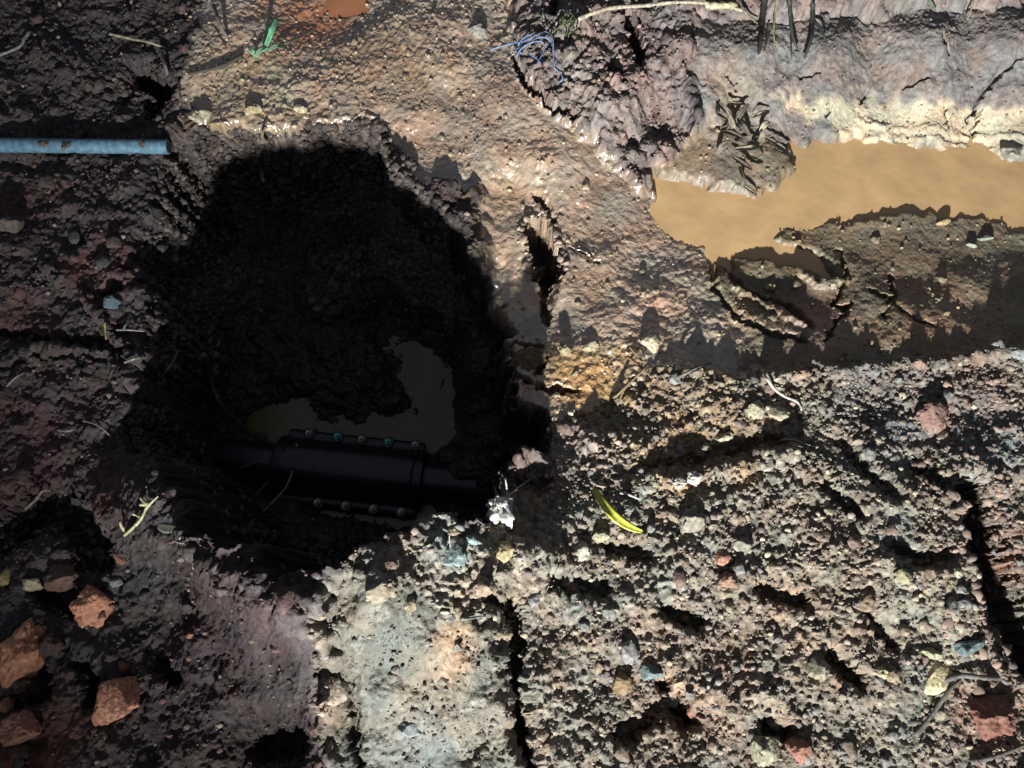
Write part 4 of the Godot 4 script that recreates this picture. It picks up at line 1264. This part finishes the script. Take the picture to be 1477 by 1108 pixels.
	for k in 46:
		var u := 805.0 + rng.randfn() * 14.0
		var v := 36.0 + rng.randfn() * 9.0
		strand("moss_blade", "", "", [u, v, 2, u + rng.randfn() * 4, v - 5, 14, u + rng.randfn() * 8.0, v - 11 + rng.randfn() * 4, 20], .0018, .0006, [Color8(92, 116, 66), Color8(120, 132, 92), Color8(76, 92, 58)][k % 3], "", moss)
	# blue scrap
	var scrap := put("plastic_scrap", lump(3, 850, Vector3(.042, .006, .012), 1.2, 3), mat(Color8(92, 116, 190), .4), self, on_ground(1245, 5) + Vector3(0, .006, 0))
	tag(scrap, "crumpled blue plastic scrap at the top edge above the trench wall", "plastic scrap")
	# roots that hang from the top of the trench wall
	var hang := [
		[[1103, -5, 4, 1100, 30, 14, 1098, 55, 14, 1094, 78, 8], .0075, Color8(44, 44, 40), "thick black root hanging down the left of the trench wall"],
		[[1138, -5, 4, 1140, 25, 14, 1143, 50, 14, 1150, 70, 8], .0060, Color8(50, 52, 44), "black root hanging straight, second of the dark roots"],
		[[1172, 2, 4, 1172, 30, 14, 1170, 55, 14, 1160, 84, 8], .0062, Color8(46, 48, 42), "black root bending left near its tip on the trench wall"],
		[[1174, 30, 12, 1184, 42, 14, 1190, 56, 6], .0042, Color8(50, 52, 46), "short black side root at the right of the dark roots"],
		[[1143, 50, 12, 1141, 66, 12, 1142, 84, 6], .0030, Color8(46, 46, 42), "thin black rootlet below the second dark root"],
		[[1122, -5, 6, 1118, 20, 18, 1116, 45, 18, 1118, 66, 10], .0030, Color8(150, 138, 104), "thin tan root hanging between the dark roots"],
		[[1110, 45, 12, 1108, 60, 14, 1103, 78, 8], .0026, Color8(130, 124, 112), "thin grey rootlet beside the thick black root"],
		[[1066, 0, 6, 1074, 16, 16, 1084, 26, 14, 1093, 34, 6], .0036, Color8(130, 120, 110), "grey root slanting to the thick black root"],
		[[1403, 0, 10, 1400, 16, 16, 1394, 30, 8], .0028, Color8(170, 158, 120), "tan stem at the top right above the trench wall"],
		[[1340, -4, 10, 1344, 8, 16, 1350, 16, 8], .0030, Color8(96, 140, 96), "green stem at the top right above the trench wall"],
	]
	for h in hang: strand("root", h[3], "root", h[0], h[1], h[1] * .45, h[2], "roots along the top of the trench wall")
	# straw and leaves washed together at the trench head
	var straw := [
		[1065, 170, 1082, 196, .012], [1048, 160, 1060, 190, .009], [1080, 150, 1060, 178, .008], [1100, 190, 1085, 215, .010], [1040, 190, 1072, 200, .010], [1060, 215, 1095, 210, .011], [1075, 225, 1100, 232, .010], [1100, 196, 1140, 220, .008], [1050, 205, 1035, 222, .009], [1085, 170, 1110, 160, .008], [1066, 240, 1070, 270, .007], [1072, 268, 1092, 282, .007], [1055, 225, 1085, 245, .009], [1110, 175, 1096, 190, .009], [1035, 150, 1048, 172, .008], [1052, 140, 1075, 150, .008], [1115, 215, 1142, 226, .006]]
	var n := 0
	for s in straw:
		n += 1
		var mid := [(s[0] + s[2]) * .5 + rng.randfn() * 3, (s[1] + s[3]) * .5 + rng.randfn() * 3]
		leaf("dead_leaf", where_it_lies(on_ground(s[0], s[1]), "%s dead leaf strip" % ["pale tan", "grey brown", "cream", "dark brown"][n % 4]), "dead leaf", [s[0], s[1], 6.0 + n % 5 * 3, mid[0], mid[1], 12.0 + n % 4 * 3, s[2], s[3], 5.0 + n % 3 * 3], s[4] * .75, .5, [Color8(150, 138, 112), Color8(124, 114, 98), Color8(176, 164, 136), Color8(100, 92, 76)][n % 4], "leaf litter at the trench head", 4.0, .7)
	# debris afloat in the trench
	for s in [[[1190, 262, 2, 1215, 260, 4, 1235, 256, 2], "pale straw afloat in the trench water, lower one of a pair"], [[1215, 246, 2, 1230, 236, 4, 1258, 221, 2], "pale slanted straw afloat in the trench water"], [[1165, 290, 3, 1185, 292, 4], "short pale straw bit at the left of the debris in the water"]]:
		leaf("straw", s[1], "straw", s[0], .006, .35, Color8(196, 182, 144), "", 3.0, .6)
	# roots and straws lying about
	var bits := [
		[[1098, 532, 6, 1106, 546, 12, 1118, 562, 14, 1132, 572, 10, 1150, 580, 8, 1156, 592, 4], .0036, Color8(206, 198, 184), "white crooked root lying on the top edge of the heap"],
		[[1118, 548, 10, 1124, 545, 10], .0042, Color8(206, 198, 184), "stub of white root beside the crooked one"],
		[[885, 575, 6, 905, 556, 16, 925, 536, 20, 932, 528, 14], .0034, Color8(150, 128, 96), "brown twig slanting up at the heap's top left corner"],
		[[905, 515, 8, 925, 530, 16, 940, 545, 10], .0030, Color8(140, 118, 90), "brown twig crossing the slanted one"],
		[[890, 585, 6, 900, 562, 12], .0028, Color8(150, 126, 92), "short brown twig below the crossed twigs"],
		[[908, 500, 6, 918, 512, 12, 930, 524, 6], .0026, Color8(160, 140, 104), "thin tan twig above the crossed twigs"],
		[[978, 545, 8, 1002, 532, 14, 1025, 524, 6], .0034, Color8(110, 104, 96), "grey twig across the trench edge of the heap"],
		[[1122, 637, 6, 1140, 634, 10, 1175, 645, 6], .0024, Color8(200, 184, 150), "pale straw on the heap above the dark cleft"],
		[[895, 711, 6, 908, 714, 12, 922, 720, 6], .0030, Color8(206, 202, 188), "frayed white fibre right of the yellow leaf"],
		[[1200, 705, 6, 1212, 702, 12, 1214, 715, 4], .0020, Color8(170, 160, 130), "thin curled straw in the middle of the heap"],
		[[1358, 985, 8, 1385, 975, 14, 1430, 978, 14, 1480, 974, 10], .0050, Color8(110, 106, 100), "grey root running right from the bright cream stone"],
		[[1320, 1062, 6, 1345, 1030, 12, 1370, 995, 12, 1385, 980, 8], .0046, Color8(104, 100, 94), "grey root slanting up to the bright cream stone"],
		[[1400, 1100, 6, 1440, 1090, 12, 1480, 1074, 10], .0046, Color8(110, 104, 96), "grey root in the bottom right corner"],
		[[650, 790, 10, 648, 775, 30, 650, 768, 34], .0018, Color8(140, 130, 124), "thin upright rootlet beside the blue green rim stone"],
		[[665, 893, 6, 680, 892, 10, 695, 889, 6], .0028, Color8(130, 130, 122), "short straight stalk across the crack of the slab"],
		[[120, 607, 6, 138, 612, 12, 152, 622, 10, 162, 633, 4], .0024, Color8(140, 130, 120), "thin pale rootlet on the left rim above the dark hollow"],
		[[36, 735, 4, 52, 720, 14, 62, 708, 18, 74, 708, 10], .0032, Color8(140, 134, 126), "grey hooked root over the dark hollow at the left"],
		[[10, 557, 4, 22, 545, 10, 36, 537, 6], .0026, Color8(150, 138, 124), "short pale root at the left edge"],
		[[180, 523, 6, 200, 516, 14, 226, 513, 12], .0024, Color8(150, 146, 134), "pale rootlet pointing into the pit from the left rim"],
		[[168, 476, 6, 186, 476, 14, 208, 478, 8], .0022, Color8(164, 158, 146), "white rootlet on the left rim above the other"],
		[[182, 466, 6, 176, 478, 8, 170, 476, 6], .0020, Color8(164, 158, 146), "tiny forked rootlet on the left rim"],
		[[200, 548, 6, 210, 538, 12, 222, 540, 10, 224, 548, 4], .0022, Color8(120, 116, 110), "looped grey rootlet on the left rim"],
		[[151, 465, 6, 152, 478, 10, 153, 490, 4], .0024, Color8(160, 140, 76), "yellowish straw standing on the left rim"],
		[[84, 620, 6, 95, 622, 8, 108, 619, 5], .0030, Color8(150, 140, 130), "pale root stub above the dark hollow"],
		[[250, 780, 6, 262, 783, 12, 272, 784, 12, 280, 792, 6], .0026, Color8(160, 154, 138), "pale bent rootlet below the withered leaf"],
		[[258, 118, 6, 258, 132, 10, 260, 148, 6], .0020, Color8(120, 112, 100), "thin upright stem beside the gravel above the pit"],
		[[230, 548, 10, 240, 535, 30, 250, 522, 36, 256, 506, 30], .0034, Color8(120, 110, 98), "dark root reaching into the pit from the left rim"],
		[[294, 512, 30, 302, 545, 40, 318, 582, 40, 340, 605, 30, 360, 622, 20], .0070, Color8(96, 88, 78), "long root hanging down the west side of the pit"],
		[[428, 640, 60, 424, 672, 70, 414, 700, 80, 398, 720, 70, 380, 738, 50], .0036, Color8(150, 146, 132), "pale curved rootlet beside the left end of the clamp"],
		[[346, 676, 30, 366, 668, 44, 380, 664, 40], .0050, Color8(104, 98, 90), "short thick root end left of the clamp"],
		[[392, 678, 60, 390, 690, 64, 380, 702, 60, 366, 716, 40], .0036, Color8(96, 92, 84), "dark rootlet curling under the clamp's left end"],
		[[632, 572, 20, 637, 556, 30, 640, 545, 24], .0028, Color8(104, 96, 84), "small curved rootlet at the water's edge in the pit"],
		[[380, 262, 10, 372, 218, 30, 380, 200, 20], .0034, Color8(140, 124, 96), "tan root hanging in the gravel wall above the pit"],
		[[386, 205, 10, 378, 196, 18, 384, 182, 12], .0040, Color8(140, 128, 104), "short tan root at the top of the gravel wall"],
		[[830, 362, 6, 845, 370, 8, 856, 380, 4], .0024, Color8(92, 74, 54), "thin brown root lying on the mud slope right of the small hole"],
	]
	for b in bits: strand("root" if "root" in b[3] else "straw" if "straw" in b[3] else "twig", b[3], "root" if "root" in b[3] else "straw" if "straw" in b[3] else "twig", b[0], b[1], b[1] * .6, b[2])
